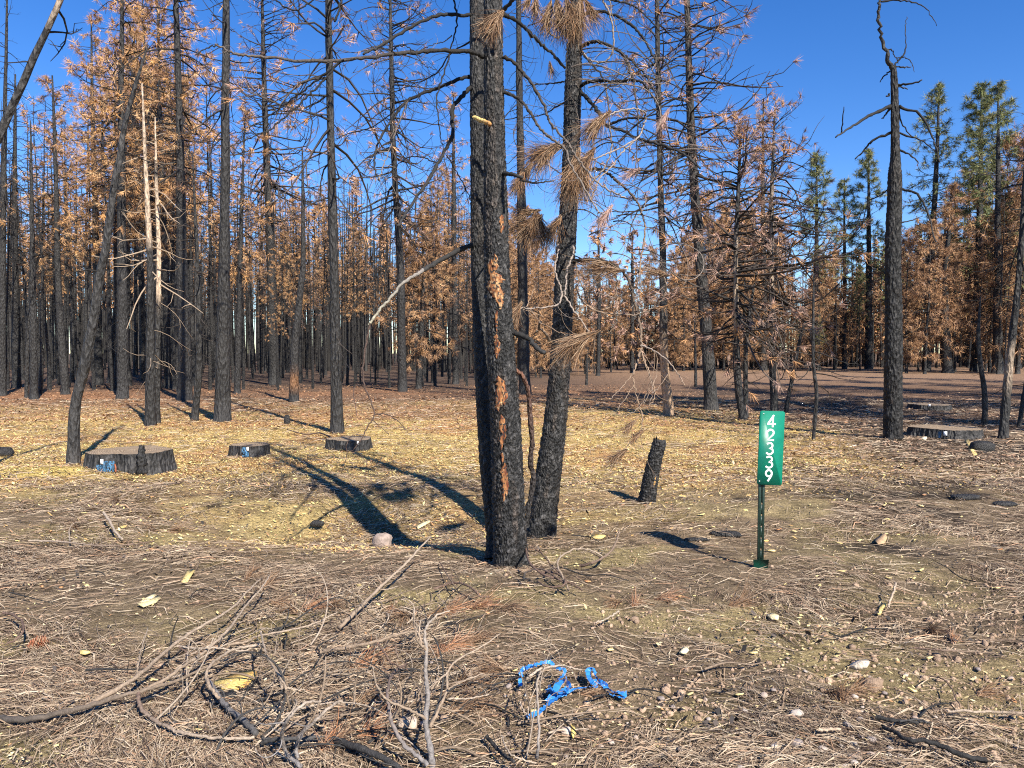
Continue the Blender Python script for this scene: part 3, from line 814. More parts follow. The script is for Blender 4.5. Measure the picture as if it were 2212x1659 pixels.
try_place(-130, 185, 46, 36, {"bare": .70, "orange": .20, "sparse": .10})
try_place(185, 470, 44, 32, {"bare": .52, "orange": .48}, (15, 260))
try_place(460, 720, 46, 36, {"bare": .58, "orange": .22, "sparse": .2}, (0, 230))
try_place(720, 1060, 58, 36, {"bare": .56, "orange": .20, "sparse": .24}, (0, 260))
try_place(1060, 1300, 32, 34, {"bare": .26, "bushy": .42, "sparse": .32}, (0, 150))
try_place(1290, 1560, 32, 34, {"bushy": .56, "sparse": .26, "bare": .18}, (5, 120), 4.0)
try_place(1540, 1760, 26, 30, {"bushy": .5, "sparse": .38, "bare": .12}, (40, 260))
try_place(1720, 2320, 42, 34, {"bushy": .42, "green": .3, "bare": .28}, (20, 250))
# pines just outside the frame on the right; their crowns throw the broad dark bands over the ground there
for k, (x_, y_, h_, kd) in enumerate([(12.5, 11.5, 17, "green"), (15.0, 8.0, 18, "green"), (17.5, 15.5, 18, "orange"), (18.5, 11.0, 19, "green"), (22.0, 17.0, 19, "green"), (21.0, 8.0, 18, "orange"), (26.0, 22.0, 19, "green"), (31.0, 27.0, 19, "green"), (25.0, 13.0, 19, "green")]):
    stand_tree(kd, x_, y_, h_, 1.15, ("pine just beyond the right edge of the view, shading the ground", "pines beyond the right edge of the view"))

# far wood behind, one mass of trunks and crowns
fm = MB(); fr = np.random.default_rng(5)
for i in range(2100):
    px = fr.uniform(-260, 2460) if i % 7 < 3 else (fr.uniform(-260, 1150) if i % 7 < 6 else fr.uniform(1750, 2500)); Y = fr.uniform(72, 150) if px > 1150 else fr.uniform(62, 175)
    x = (px - CX) / FPX * Y; z = gz1(x, Y)
    top = np.interp(px, SKX, SKY); top = max(top, 330) + fr.uniform(40, 230)
    H = float(np.clip((763 - top) / FPX * Y + 1.45, 5, 19)); r = fr.uniform(0.09, 0.2)
    r *= .8
    fm.tube([(x, Y, z - .2), (x + fr.normal(0, .1), Y, z + H * .5), (x + fr.normal(0, .2), Y, z + H)], [r, r * .7, .03], 4, CHAR * fr.uniform(1.2, 2.6), cap=False)  # trunks greyed for aerial depth, haze put into the colour
    brown = fr.random() < (0.72 if px > 1150 else 0.2)
    nbz = 52 if brown else 36
    f = fr.random(nbz); lo = 0.18 if px > 1150 else 0.42
    zz = z + H * (lo + (1 - lo) * f); rad = (1 - f) ** 0.7 * fr.uniform(1.2, 2.2) * fr.random(nbz) ** 0.5
    an = fr.uniform(0, 6.28, nbz)
    Pp = np.column_stack([x + rad * np.cos(an), Y + rad * np.sin(an), zz])
    Dd = unit(np.column_stack([np.cos(an), np.sin(an), fr.normal(0.1, .3, nbz)]))
    if brown:
        cl = BROWNS[fr.integers(len(BROWNS), size=nbz)]
        if px > 1720 and fr.random() < 0.3:
            cl = np.where((f > .4)[:, None], GREENS[fr.integers(len(GREENS), size=nbz)], cl)
        blades(fm, Pp, Dd, np.full(nbz, 0.75), cl, 6, 0.07, 0.6, 0.1, fr, 0)
    else:
        blades(fm, Pp, Dd, np.full(nbz, 1.2), np.tile(CHAR * 1.3, (nbz, 1)), 2, 0.02, 0.25, 0.1, fr, 0)
far = fm.build("distant_forest", M_FOREST)
tag(far, "far mass of burned pines closing the view behind the stand", "forest", None, "stuff")
# ------------------------------------------------------------------ the black pines in the foreground
def c2(x, y): return (737.3 + x / 3.0, y / 3.0)
def c5(x, y): return (737.3 + x / 3.0, 553.0 + y / 3.0)
def c7(x, y): return (x / 3.0, 1106.0 + y / 3.0)
def c8(x, y): return (737.3 + x / 3.0, 1106.0 + y / 3.0)
def c9(x, y): return (1474.6 + x / 3.0, 1106.0 + y / 3.0)
def cA(x, y): return (936.0 + x * 0.2604, y * 0.2604)
def cB(x, y): return (1008.0 + x * 0.2278, 432.0 + y * 0.2278)
def cC(x, y): return (432.0 + x * 0.4842, y * 0.4842)
def cD(x, y): return (648.0 + x * 0.605, 432.0 + y * 0.605)


NEEDLE_TAN = 0.85 * np.array([[0.38, 0.255, 0.165], [0.27, 0.165, 0.10], [0.17, 0.10, 0.065], [0.44, 0.31, 0.20], [0.09, 0.055, 0.04], [0.31, 0.165, 0.08]])


def needles(mb, base, d3, L, n, spread, droop, rng, wid=0.0013, pal=NEEDLE_TAN, back=0.3, floor=False):
    """Single long curved needles springing from a shoot, some broken short, all sagging."""
    base = np.asarray(base, float); d3 = unit(d3)
    gsp = rng.normal(0, spread * .55, (max(4, n // 14), 3))                     # needles hang in uneven wisps
    D = unit(d3[None] + gsp[rng.integers(len(gsp), size=n)] + rng.normal(0, spread * .6, (n, 3)))
    l = L * rng.uniform(0.45, 1.12, n)
    p = base[None] + d3[None] * (L * back * rng.uniform(-1, 0.35, n))[:, None] + rng.normal(0, 0.005, (n, 3))
    g = np.array([0, 0, -1.0]); cur = rng.normal(0, .16, (n, 3)) + g * (droop * rng.uniform(.12, .42, n))[:, None]
    pts = [p]
    for q in range(4):
        pts.append(pts[-1] + D * (l / 4)[:, None]); D = unit(D + cur)
    if floor:
        for p in pts:
            p[:, 2] = np.maximum(p[:, 2], gz(p[:, 0], p[:, 1]) + 0.004)
    s = unit(np.cross(D, rng.normal(size=(n, 3)))) * (wid * rng.uniform(0.7, 1.3, n))[:, None]
    V = np.stack([v for k, p in enumerate(pts) for v in (p - s * (1 - .15 * k), p + s * (1 - .15 * k))], 1).reshape(-1, 3)
    i = np.arange(n)[:, None] * 10
    F = np.concatenate([i + np.array([[2 * k, 2 * k + 1, 2 * k + 3, 2 * k + 2]]) for k in range(4)])
    C = pal[rng.integers(len(pal), size=n)] * rng.uniform(0.75, 1.2, (n, 1))
    mb.add(V, F, np.repeat(C, 10, 0))


def sprout(mb, S, n, Lr, w, col, rng, z=0.0):
    """Thin curling twigs along a limb."""
    for _ in range(n):
        i = rng.integers(max(1, len(S) // 5), len(S) - 1)
        d = unit(unit(S[i] - S[i - 1]) * 0.6 + rng.normal(0, 0.7, 3)); L = rng.uniform(*Lr)
        ax = unit(rng.normal(size=3)); P = [S[i]]; cur = rng.uniform(0.15, 0.95)
        for q in range(7):
            d = unit(d + np.cross(ax, d) * cur * 0.6 + np.array([0, 0, z - 0.05])); P.append(P[-1] + d * L / 7)
        mb.tube(smooth(P, 2), np.linspace(w, w * 0.4, 15), 4, col * rng.uniform(0.7, 1.3), 0, cap=False)


GREYT = np.array([0.11, 0.09, 0.078])
PALET = np.array([0.27, 0.22, 0.185])
TAN = np.array([0.27, 0.19, 0.13])
rf = np.random.default_rng(9)
YF = gnd(1102, 1225)[1]; YL = YF + 0.26; YR = gnd(1171, 1160)[1]
front = empty("burned_pine", gnd(1102, 1225), "nearest black burned trunk with orange peeling scars, foot nearest the viewer", "tree")
left = empty("burned_pine", (*at(1078, 1180, YL)[:2], gz1(at(1078, 1180, YL)[0], YL)), "dark shaded trunk pressed behind the scarred nearest trunk", "tree")
right = empty("burned_pine", gnd(1171, 1160), "black burned trunk leaning right, rightmost of the close foreground trio", "tree")
FP = [(1103, 1240), (1102, 1200), (1097, 1060), (1092, 920), (1082, 753), (1073, 560), (1067, 200), (1065, 0), (1064, -140), (1062, -420), (1066, -760)]
FW = [80, 74, 69, 66, 59, 53, 43, 38, 33, 22, 5]
m, _ = bark_trunk(FP, FW, YF, YF, 11, 500, 54, CHAR * 1.15, 0.12, 0.5)
m.build("trunk", M_NEARBARK, front, smooth_shade=True)
m, _ = bark_trunk([(1080, 1205), (1076, 1150), (1060, 1000), (1050, 850), (1043, 700), (1038, 553), (1033, 200), (1031, 0), (1030, -140), (1020, -420), (1008, -700)], [60, 52, 48, 46, 44, 42, 36, 33, 30, 20, 5], YL - .04, YL + .5, 12, 440, 46, CHAR * 1.0, 0.12, 0.5)
m.build("trunk", M_NEARBARK, left, smooth_shade=True)
m, _ = bark_trunk([(1168, 1172), (1171, 1140), (1186, 1010), (1200, 900), (1212, 753), (1222, 553), (1231, 400), (1238, 200), (1242, 100), (1246, 0), (1250, -140), (1258, -400), (1266, -640)], [72, 63, 55, 49, 44, 42, 38, 36, 30, 27, 24, 15, 4], YR, YR, 13, 460, 48, CHAR * 1.2, 0.12, 0.5)
m.build("trunk", M_NEARBARK, right, smooth_shade=True)
# thin charred stem rising between the trunks
m = MB()
traced(m, [(1137, 1140), (1141, 1103), (1152, 1036), (1146, 1000), (1149, 953), (1145, 900), (1142, 853), (1137, 830), (1127, 810), (1112, 800)], YF + .25, YF + .02, 12, 9, CHAR * 1.3, np.array([.16, .07, .04]), 6, 8, rough=0.002)
m.build("branch", M_NEARBARK, front)

BLK = CHAR * 0.8
YL = YL + 0.38        # the left trunk leans back; its limbs leave it up there


def limb(owner, pts, Y0, Y1, w0, w1, ca=BLK, cb=CHAR * 1.8, n=7, tw=0, twl=(0.1, 0.3), tww=0.0024, twc=None, rough=0.003):
    m = MB()
    S = traced(m, pts, Y0, Y1, w0, w1, ca, cb, n, 7, rough=rough, rng=rf)
    if tw:
        sprout(m, S, int(tw * 1.9), (twl[0], twl[1] * 1.35), tww * .8, cb if twc is None else twc, rf)
    return m.build("branch", M_TWIG, owner, smooth_shade=True)


K = lambda f, *p: [f(*q) for q in p]
# leftward limbs
limb(left, K(cC, (1225, 74), (1205, 70), (1090, 66), (1000, 90), (900, 145), (800, 205), (730, 245)), YL, YL - .5, 9, 5, tw=6)
big = limb(front, K(cC, (1262, 250), (1240, 240), (1180, 228), (1060, 225), (950, 235), (860, 242), (720, 262), (560, 272), (400, 268), (250, 252), (150, 238), (70, 195)), YF, YF - .7, 11, 4, cb=np.array([.13, .105, .09]), tw=10)
limb(front, K(cC, (640, 268), (560, 330), (480, 390), (400, 450), (320, 510), (230, 565)), YF - .5, YF - .3, 5, 2, tw=9)
limb(front, K(cC, (620, 275), (540, 370), (480, 430), (400, 500), (310, 580), (200, 625), (120, 660)), YF - .5, YF - .8, 5, 2, tw=9)
limb(front, K(cC, (490, 430), (492, 500), (498, 590), (470, 670)), YF - .58, YF - .7, 3, 2)
limb(front, K(cC, (75, 196), (30, 215), (-20, 245)), YF - .7, YF - .75, 3, 2)
limb(left, K(cC, (1235, 343), (1180, 345), (1090, 380), (1000, 415), (930, 445), (890, 490), (840, 560), (790, 650), (780, 740), (800, 810)), YL, YL - .6, 9, 2.5, tw=14, twl=(.15, .4))
limb(left, K(cC, (1090, 380), (960, 430), (860, 500), (760, 570), (650, 600), (600, 620)), YL - .2, YL + .3, 4, 1.5, tw=10)
limb(left, K(cC, (930, 450), (880, 560), (850, 660), (810, 760), (800, 800)), YL - .3, YL - .6, 3.5, 2, GREYT, PALET, tw=6)
limb(left, K(cC, (1228, 372), (1210, 388), (1160, 440), (1125, 490), (1125, 600), (1090, 680), (1040, 770), (990, 850), (920, 950), (885, 1010)), YL, YL - .9, 10, 5, tw=14, twl=(.15, .4))
limb(left, K(cC, (1060, 730), (1000, 705), (930, 703), (880, 740), (860, 800)), YL - .55, YL - .3, 3, 1.5, tw=5)
limb(left, K(cC, (1100, 690), (1150, 780), (1190, 850), (1210, 900)), YL - .5, YL - .2, 3, 1.5, tw=4)
limb(left, K(cC, (1120, -30), (1145, 60), (1140, 140), (1100, 290), (1060, 420), (1065, 550), (1080, 650), (1100, 760)), YL - .1, YL - .5, 4, 2, tw=8)
limb(left, K(cC, (1225, 170), (1120, 240), (1050, 330), (940, 380), (830, 430)), YL, YL + .5, 3.5, 1.5, tw=8)
limb(front, K(cC, (850, 242), (870, 210), (910, 205), (950, 225), (1000, 290), (1050, 310)), YF - .3, YF - .5, 3, 1.5, tw=3)
limb(left, K(cC, (1120, 160), (1090, 185), (1050, 195), (1000, 215)), YL - .25, YL - .4, 2.5, 1.5)
limb(left, K(cC, (340, 0), (390, 38), (440, 44), (500, 0), (530, -30)), YL - .6, YL - .6, 3, 3)
limb(left, K(cC, (600, 98), (618, 50), (632, 0), (640, -40)), YL - .4, YL - .3, 5, 4)
# broken limb with a pale, peeled end
brk = limb(left, [(1028, 529), (1020, 530), (997, 537), (950, 563), (915, 583)], YL - .05, YL - .6, 11, 9)
limb(left, [(918, 581), (900, 593), (870, 613), (837, 650), (810, 683), (797, 703)], YL - .58, YL - .9, 8, 5, np.array([.20, .18, .165]), np.array([.30, .275, .19]))
# hanging dead spray below it
for pts, w in [(((250, 442), (235, 520), (225, 600), (230, 660), (245, 700), (265, 765), (240, 810), (222, 850), (190, 892)), 4.5),
               (((265, 765), (310, 765), (350, 790), (385, 830)), 3), (((258, 785), (290, 812), (320, 838)), 2),
               (((232, 662), (200, 662), (192, 700), (205, 780)), 2.5), (((228, 840), (185, 842), (165, 890), (210, 902), (240, 945)), 2.2), (((170, 895), (160, 940), (140, 990)), 1.6),
               (((226, 600), (215, 560), (222, 530)), 1.5)]:
    limb(left, K(cD, *pts), YL - .9, YL - 1.0, w, w * .45, np.array([.075, .05, .04]), np.array([.085, .055, .045]), rough=.002)
# rightward limbs
limb(front, K(cA, (530, 125), (560, 108), (600, 60), (680, -10)), YF, YF - .3, 9, 8)
limb(front, K(cA, (545, 110), (600, 130), (700, 180), (790, 260), (900, 370), (1000, 460), (1090, 560)), YF, YF + .5, 9, 6, tw=6)
limb(front, K(cA, (530, 465), (570, 470), (660, 510), (740, 590), (830, 710), (920, 880), (960, 1000), (1040, 1100), (1120, 1190), (1180, 1290), (1260, 1400), (1360, 1510), (1480, 1590), (1600, 1640)), YF, YF - .2, 8, 3, BLK, PALET, tw=14, twc=GREYT)
limb(front, K(cA, (545, 765), (580, 768), (660, 790), (750, 860), (800, 930), (860, 1030), (930, 1110), (1020, 1180), (1090, 1230), (1130, 1340), (1200, 1470), (1300, 1640)) + [cB(1250, 115), cB(1300, 128)], YF, YF - .35, 8, 2.5, BLK, PALET, tw=8, twc=GREYT)
limb(front, K(cA, (560, 1440), (600, 1440), (660, 1450), (740, 1470)), YF, YF - .25, 10, 7)
limb(front, K(cA, (730, 1500), (850, 1515), (1000, 1500)), YF - .2, YF + .4, 4, 3, tw=3)
limb(front, K(cA, (330, 975), (380, 988), (430, 1010), (470, 1030)), YF + .02, YF - .16, 8, 8, np.array([.62, .45, .17]), np.array([.5, .25, .09]))
limb(right, K(cA, (1215, 390), (1240, 380), (1310, 350), (1390, 350), (1480, 390), (1570, 450), (1620, 560), (1660, 680), (1680, 830), (1700, 960), (1690, 1180), (1680, 1400)), YR, YR - .6, 9, 1.8, BLK, GREYT, tw=12, twc=GREYT)
limb(right, K(cA, (1540, 420), (1640, 500), (1740, 600), (1820, 720), (1870, 850)), YR - .2, YR - .5, 5, 2, BLK, GREYT, tw=10, twc=GREYT)
limb(right, K(cA, (1200, 718), (1230, 708), (1290, 680), (1400, 670), (1520, 675), (1640, 665), (1740, 690), (1820, 800), (1880, 900)), YR, YR - .4, 9, 3, tw=12)
limb(right, K(cA, (1215, 755), (1240, 780), (1320, 870), (1400, 970), (1440, 1040), (1560, 1080), (1700, 1150), (1850, 1190), (2000, 1240), (2120, 1310), (2212, 1400)), YR, YR - .9, 9, 4, tw=10)
limb(right, K(cA, (1440, 1040), (1520, 1010), (1620, 980), (1760, 985)), YR - .3, YR - .5, 6, 4)
limb(right, K(cA, (1760, 985), (1750, 930), (1680, 905), (1560, 920), (1450, 960), (1400, 985)), YR - .5, YR - .9, 3.5, 3, PALET, PALET)
limb(right, K(cA, (1770, 980), (1740, 1060), (1700, 1140), (1600, 1200), (1480, 1260), (1380, 1300), (1290, 1330)), YR - .5, YR - 1.0, 3.5, 3, PALET, PALET, tw=3)
limb(right, K(cA, (1700, 1140), (1560, 1270), (1480, 1380), (1390, 1470), (1330, 1600), (1310, 1660)), YR - .6, YR - .9, 3.5, 2.5, PALET, TAN, tw=3)
limb(right, K(cA, (1430, 700), (1450, 850), (1460, 1000), (1480, 1200), (1450, 1330), (1380, 1440), (1270, 1560)), YR - .2, YR - .8, 3.5, 3, GREYT, PALET, tw=5, twc=PALET)
limb(right, K(cA, (1400, -40), (1410, 0), (1460, 110), (1490, 230), (1495, 400), (1450, 490), (1370, 520), (1290, 490), (1240, 430)), YR - .7, YR - .5, 4.5, 3, PALET, PALET, tw=4, twc=PALET)
limb(right, K(cA, (1440, -40), (1460, 0), (1500, 180), (1550, 340)), YR - .7, YR - .8, 3, 1.5, PALET * .8, GREYT)
limb(right, K(cA, (1240, 120), (1350, 100), (1470, 110), (1620, 190), (1730, 300), (1800, 420), (1850, 520), (1870, 640)), YR, YR - .4, 8, 3, tw=12)
limb(right, K(cA, (1180, 20), (1300, -20), (1480, 0), (1640, 40), (1760, 130), (1880, 260)), YR, YR + .3, 6, 2.5, tw=10)
limb(right, K(cA, (1210, 1425), (1280, 1410), (1350, 1400), (1450, 1440), (1550, 1520), (1650, 1620), (1690, 1680)) + K(cB, (1660, 120), (1690, 250), (1680, 400), (1650, 600), (1640, 720)), YR, YR - .6, 7, 3, BLK, TAN, tw=8, twc=TAN)
limb(right, K(cA, (1200, 410), (1230, 430), (1300, 520), (1380, 600), (1430, 700), (1470, 740), (1520, 770)), YR, YR - .3, 5, 2, tw=4)
limb(right, K(cA, (1125, 300), (1110, 400), (1100, 500), (1105, 650), (1120, 760), (1180, 880), (1210, 1050)), YR - .12, YR - .15, 3.2, 2, BLK, GREYT)
limb(right, K(cA, (900, 110), (920, 180), (960, 270), (1030, 310), (1090, 260), (1120, 290)), YR - .3, YR - .1, 4, 3, GREYT, TAN)
limb(right, K(cA, (1110, 310), (1000, 170), (900, 175), (780, 220)), YR - .05, YR + .3, 5, 2, tw=5)
limb(right, K(cA, (1085, 850), (1000, 900), (900, 950), (750, 980)), YR, YR + .4, 4, 1.5, tw=6)
limb(right, K(cA, (1085, 680), (980, 690), (860, 700), (760, 715)), YR, YR + .4, 3.5, 1.5, tw=6)
limb(right, K(cB, (980, 580), (1045, 578), (1150, 565), (1300, 580), (1430, 640), (1520, 730), (1560, 850), (1600, 1000), (1640, 1150), (1655, 1300), (1650, 1420), (1610, 1550), (1580, 1659)), YR, YR - .7, 9, 3.5, BLK, TAN, tw=6, twc=TAN)
limb(right, K(cB, (1040, 600), (1060, 740), (1120, 870), (1150, 970), (1230, 1030), (1320, 1040), (1390, 960), (1420, 860), (1420, 760), (1390, 680), (1300, 610), (1180, 585)), YR - .15, YR - .45, 3.4, 2.4, TAN, TAN)
limb(right, K(cB, (1045, 800), (1060, 900), (1100, 960), (1170, 1020), (1300, 1070), (1420, 1080), (1600, 1090), (1720, 1050), (1820, 980), (1880, 880), (1890, 800), (1850, 700), (1760, 650), (1660, 640)), YR - .15, YR - .8, 3.6, 3, TAN, PALET)
limb(right, K(cB, (1120, 870), (1280, 890), (1430, 925), (1560, 810), (1640, 730)), YR - .25, YR - .6, 2.6, 2.2, PALET, TAN)
limb(right, K(cB, (1430, 925), (1425, 1000), (1430, 1070), (1410, 1140), (1400, 1200), (1350, 1260)), YR - .45, YR - .5, 2.2, 1.6, TAN, TAN)
limb(right, K(cB, (1000, 440), (1020, 470), (1000, 550), (950, 660), (945, 780), (930, 900)), YR - .15, YR - .6, 4.5, 3.6, PALET, PALET)
limb(right, K(cB, (870, 420), (865, 500), (840, 600), (850, 720), (890, 830), (905, 890)), YR - .2, YR - .58, 4, 3.5, PALET, PALET)
limb(right, K(cB, (905, 890), (880, 980), (800, 1010), (650, 1025), (490, 1030)), YR - .6, YR - .9, 4, 2.5, PALET, PALET, tw=3, twc=PALET)
limb(right, K(cB, (925, 905), (1000, 1020), (1090, 1150), (1140, 1230), (1200, 1300), (1130, 1300)), YR - .6, YR - .8, 4.2, 2.5, PALET, TAN, tw=2, twc=TAN)
limb(right, K(cB, (540, 1040), (640, 1070), (730, 1110)), YR - .85, YR - .9, 2.4, 1.6, TAN, TAN)
limb(right, K(cB, (570, 1010), (610, 920), (650, 800)), YR - .85, YR - .8, 2.2, 1.4, TAN, TAN)
limb(right, K(cB, (700, 1150), (690, 1210), (750, 1270), (785, 1335)), YR - .5, YR - .1, 5, 6, GREYT, TAN)
limb(right, K(cB, (700, 1160), (830, 1230), (940, 1280)), YR - .5, YR - .7, 2.2, 1.6, TAN, TAN)
limb(right, K(cB, (1655, 1380), (1780, 1430), (1900, 1520), (2010, 1659)) + [(1480, 835)], YR - .68, YR - .9, 3.5, 2, PALET, TAN, tw=3, twc=TAN)
limb(right, K(cB, (1650, 1420), (1700, 1550), (1740, 1659)) + [(1415, 850), (1402, 880)], YR - .68, YR - .8, 3, 1.8, TAN, TAN, tw=3)
limb(right, K(c5, (1890, 780), (1900, 850), (1925, 950), (1950, 1050), (1940, 1120), (1890, 1190), (1830, 1260)), YR - .7, YR - .8, 3, 1.6, TAN, TAN, tw=2)
for pts in [((1890, 760), (1820, 850), (1740, 930)), ((1900, 830), (1840, 920), (1780, 1010)), ((2000, 850), (1930, 980), (1840, 1040)), ((1950, 640), (1990, 760), (2020, 860), (2000, 950)), ((2050, 660), (2035, 800), (1960, 960)), ((2130, 740), (2060, 850), (2010, 890))]:
    limb(right, K(c5, *pts), YR - .75, YR - .85, 1.8, 1, TAN, PALET)
limb(front, [(1105, 715), (1114, 720), (1140, 730), (1157, 750), (1176, 762)], YF, YF - .1, 13, 9)


def tuft_at(owner, base, d2, L, Y, n, spread=0.30, droop=.55, pal=NEEDLE_TAN, dy=0.0, wid=0.0013):
    p = at(base[0], base[1], Y); m = MB()
    d3 = np.array([d2[0], dy, -d2[1]])
    needles(m, p, d3, L * Y / FPX * 1.3, int(n * 2.6), spread, droop, rf, wid * 1.15, pal)
    return m.build("needle_tuft", M_NEEDLE, owner)


HANG = [
    (front, cA(545, 150), (-.45, .75), 50, YF - .3, 170), (front, cA(500, 130), (-.7, .6), 42, YF - .3, 80),
    (right, cA(960, 80), (-.2, .8), 52, YR - .5, 130), (right, cA(1030, 60), (.1, 1), 62, YR - .55, 170), (right, cA(1120, 60), (.2, 1), 66, YR - .6, 210), (right, cA(1220, 50), (-.2, 1), 66, YR - .6, 210),
    (right, cA(1290, 60), (.35, .7), 42, YR - .5, 110), (right, cA(1180, 180), (.0, 1), 34, YR - .55, 90), (right, cA(850, 10), (-.1, .9), 36, YR - .5, 110), (right, cA(800, 0), (-.5, .6), 30, YR - .5, 60),
    (right, cA(1405, 985), (-.72, .70), 64, YR - .9, 190), (right, cA(1000, 1235), (-.95, .25), 72, YR - .8, 190), (right, cA(980, 1240), (-.7, .7), 62, YR - .85, 130),
    (right, cA(1270, 1330), (-.55, .8), 82, YR - 1.0, 230), (right, cA(1180, 1340), (-.3, 1), 80, YR - 1.0, 200), (right, cA(1230, 1420), (.2, .9), 62, YR - .95, 110),
    (front, cA(790, 1400), (-.5, .75), 42, YF + .2, 130), (front, cA(720, 1480), (-.4, .8), 38, YF + .1, 130),
    (right, cB(640, 195), (-.75, .5), 56, YR - .7, 170), (right, cB(630, 200), (-.25, .95), 54, YR - .75, 150), (right, cB(700, 210), (.25, .95), 56, YR - .6, 150), (right, cB(850, 220), (-.5, .8), 50, YR - .5, 150), (right, cB(620, 110), (-.9, .15), 52, YR - .6, 90),
    (right, cB(480, 1035), (-.5, .8), 50, YR - .95, 120), (right, cB(1150, 1290), (-.9, .4), 70, YR - .85, 150), (right, cB(1040, 1330), (-.85, .55), 62, YR - .85, 110)]
for ow, b, d2, L, Y, n in HANG:
    tuft_at(ow, b, d2, L, Y, n)
PINKN = np.array([[.52, .34, .28], [.45, .30, .26], [.36, .22, .18]])
for b, d2, L, Y, n in [(cB(1345, 105), (-.5, .8), 44, YR - .75, 60), (cA(1672, 1420), (-.75, .3), 34, YR - .6, 45), (cA(1930, 950), (-.4, .7), 34, YR - .5, 60), (cA(970, 545), (.1, .9), 28, YR + .2, 40),
                       (cB(1395, 660), (-1, -.05), 78, YR - .45, 90), (cB(1300, 600), (-1, .15), 58, YR - .4, 70), (cB(1860, 700), (-.9, -.25), 44, YR - .8, 70),
                       (c5(1880, 1085), (-.6, .6), 28, YR - .8, 70), (c5(1930, 1150), (-.6, .5), 28, YR - .8, 70), (c5(1815, 1275), (-.8, .45), 40, YR - .8, 90)]:
    tuft_at(right, b, d2, L, Y, n, 0.26, .35, PINKN if L in (44, 34) and Y > YR - .79 else NEEDLE_TAN)

# long drooping bare shoots tangled right of the right-hand trunk
for k in range(46):
    bx, by = rf.uniform(1250, 1430), rf.uniform(-30, 560); Y = YR - rf.uniform(0.0, .8)
    if k % 3 == 0:
        bx, by = 1215 + rf.normal(0, 8) + 25 * (1 - by / 560), by
    p = at(bx, by, Y); a = rf.normal(0, .8); d = unit(np.array([math.cos(a), -.3 * rf.random(), .45 * rf.random()])); L = rf.uniform(.35, .95)
    P = [p]; sw = rf.normal(0, .10); hang = rf.uniform(.07, .2); curl = rf.choice([0, 0, .35, -.35, .5])
    for q in range(12):
        d = unit(d + np.array([sw, rf.normal(0, .05), -hang if q < 7 else hang * .2]) + (np.cross(np.array([0, 1.0, 0]), d) * curl if q > 5 else 0)); P.append(P[-1] + d * L / 12)
    S = smooth(P, 3); m = MB(); w_ = rf.uniform(.0025, .0058); dark = rf.random() < .6
    c0_, c1_ = (BLK, GREYT) if dark else (GREYT, PALET)
    t_ = np.linspace(0, 1, len(S))[:, None]
    m.tube(S, np.linspace(w_, w_ * .45, len(S)), 6, c0_ * (1 - t_) + c1_ * t_); sprout(m, S, 3, (.08, .25), w_ * .45, c1_, rf)
    m.build("branch", M_TWIG, right, smooth_shade=True)

# the tops of the three pines, above the picture: short limbs with needle tufts
for ow, x0, y0, x1, y1, Y in ((front, 1064, -150, 1066, -740, YF), (left, 1028, -150, 1009, -680, YL + .1), (right, 1250, -150, 1265, -620, YR)):
    for k in range(13):
        f = (k + rf.random()) / 13; bx, by = x0 + (x1 - x0) * f, y0 + (y1 - y0) * f
        a = rf.uniform(0, 6.28); L = (.95 - .65 * f) * rf.uniform(.6, 1.15)
        p = at(bx, by, Y); d = np.array([math.cos(a), math.sin(a), .25]); P = [p]
        for q in range(5):
            d = unit(d + rf.normal(0, .14, 3) + np.array([0, 0, -.08 if q < 3 else .15])); P.append(P[-1] + d * L / 5)
        S = smooth(P, 3); m = MB(); m.tube(S, np.linspace(.013, .004, len(S)), 6, BLK); sprout(m, S, 5, (.12, .3), .0022, GREYT, rf); m.build("branch", M_TWIG, ow)
        m = MB(); needles(m, P[-1], d + np.array([0, 0, -.5]), .2, 190, .42, .6, rf); needles(m, S[len(S) // 2], d + np.array([0, 0, -.8]), .18, 110, .45, .6, rf); m.build("needle_tuft", M_NEEDLE, ow)

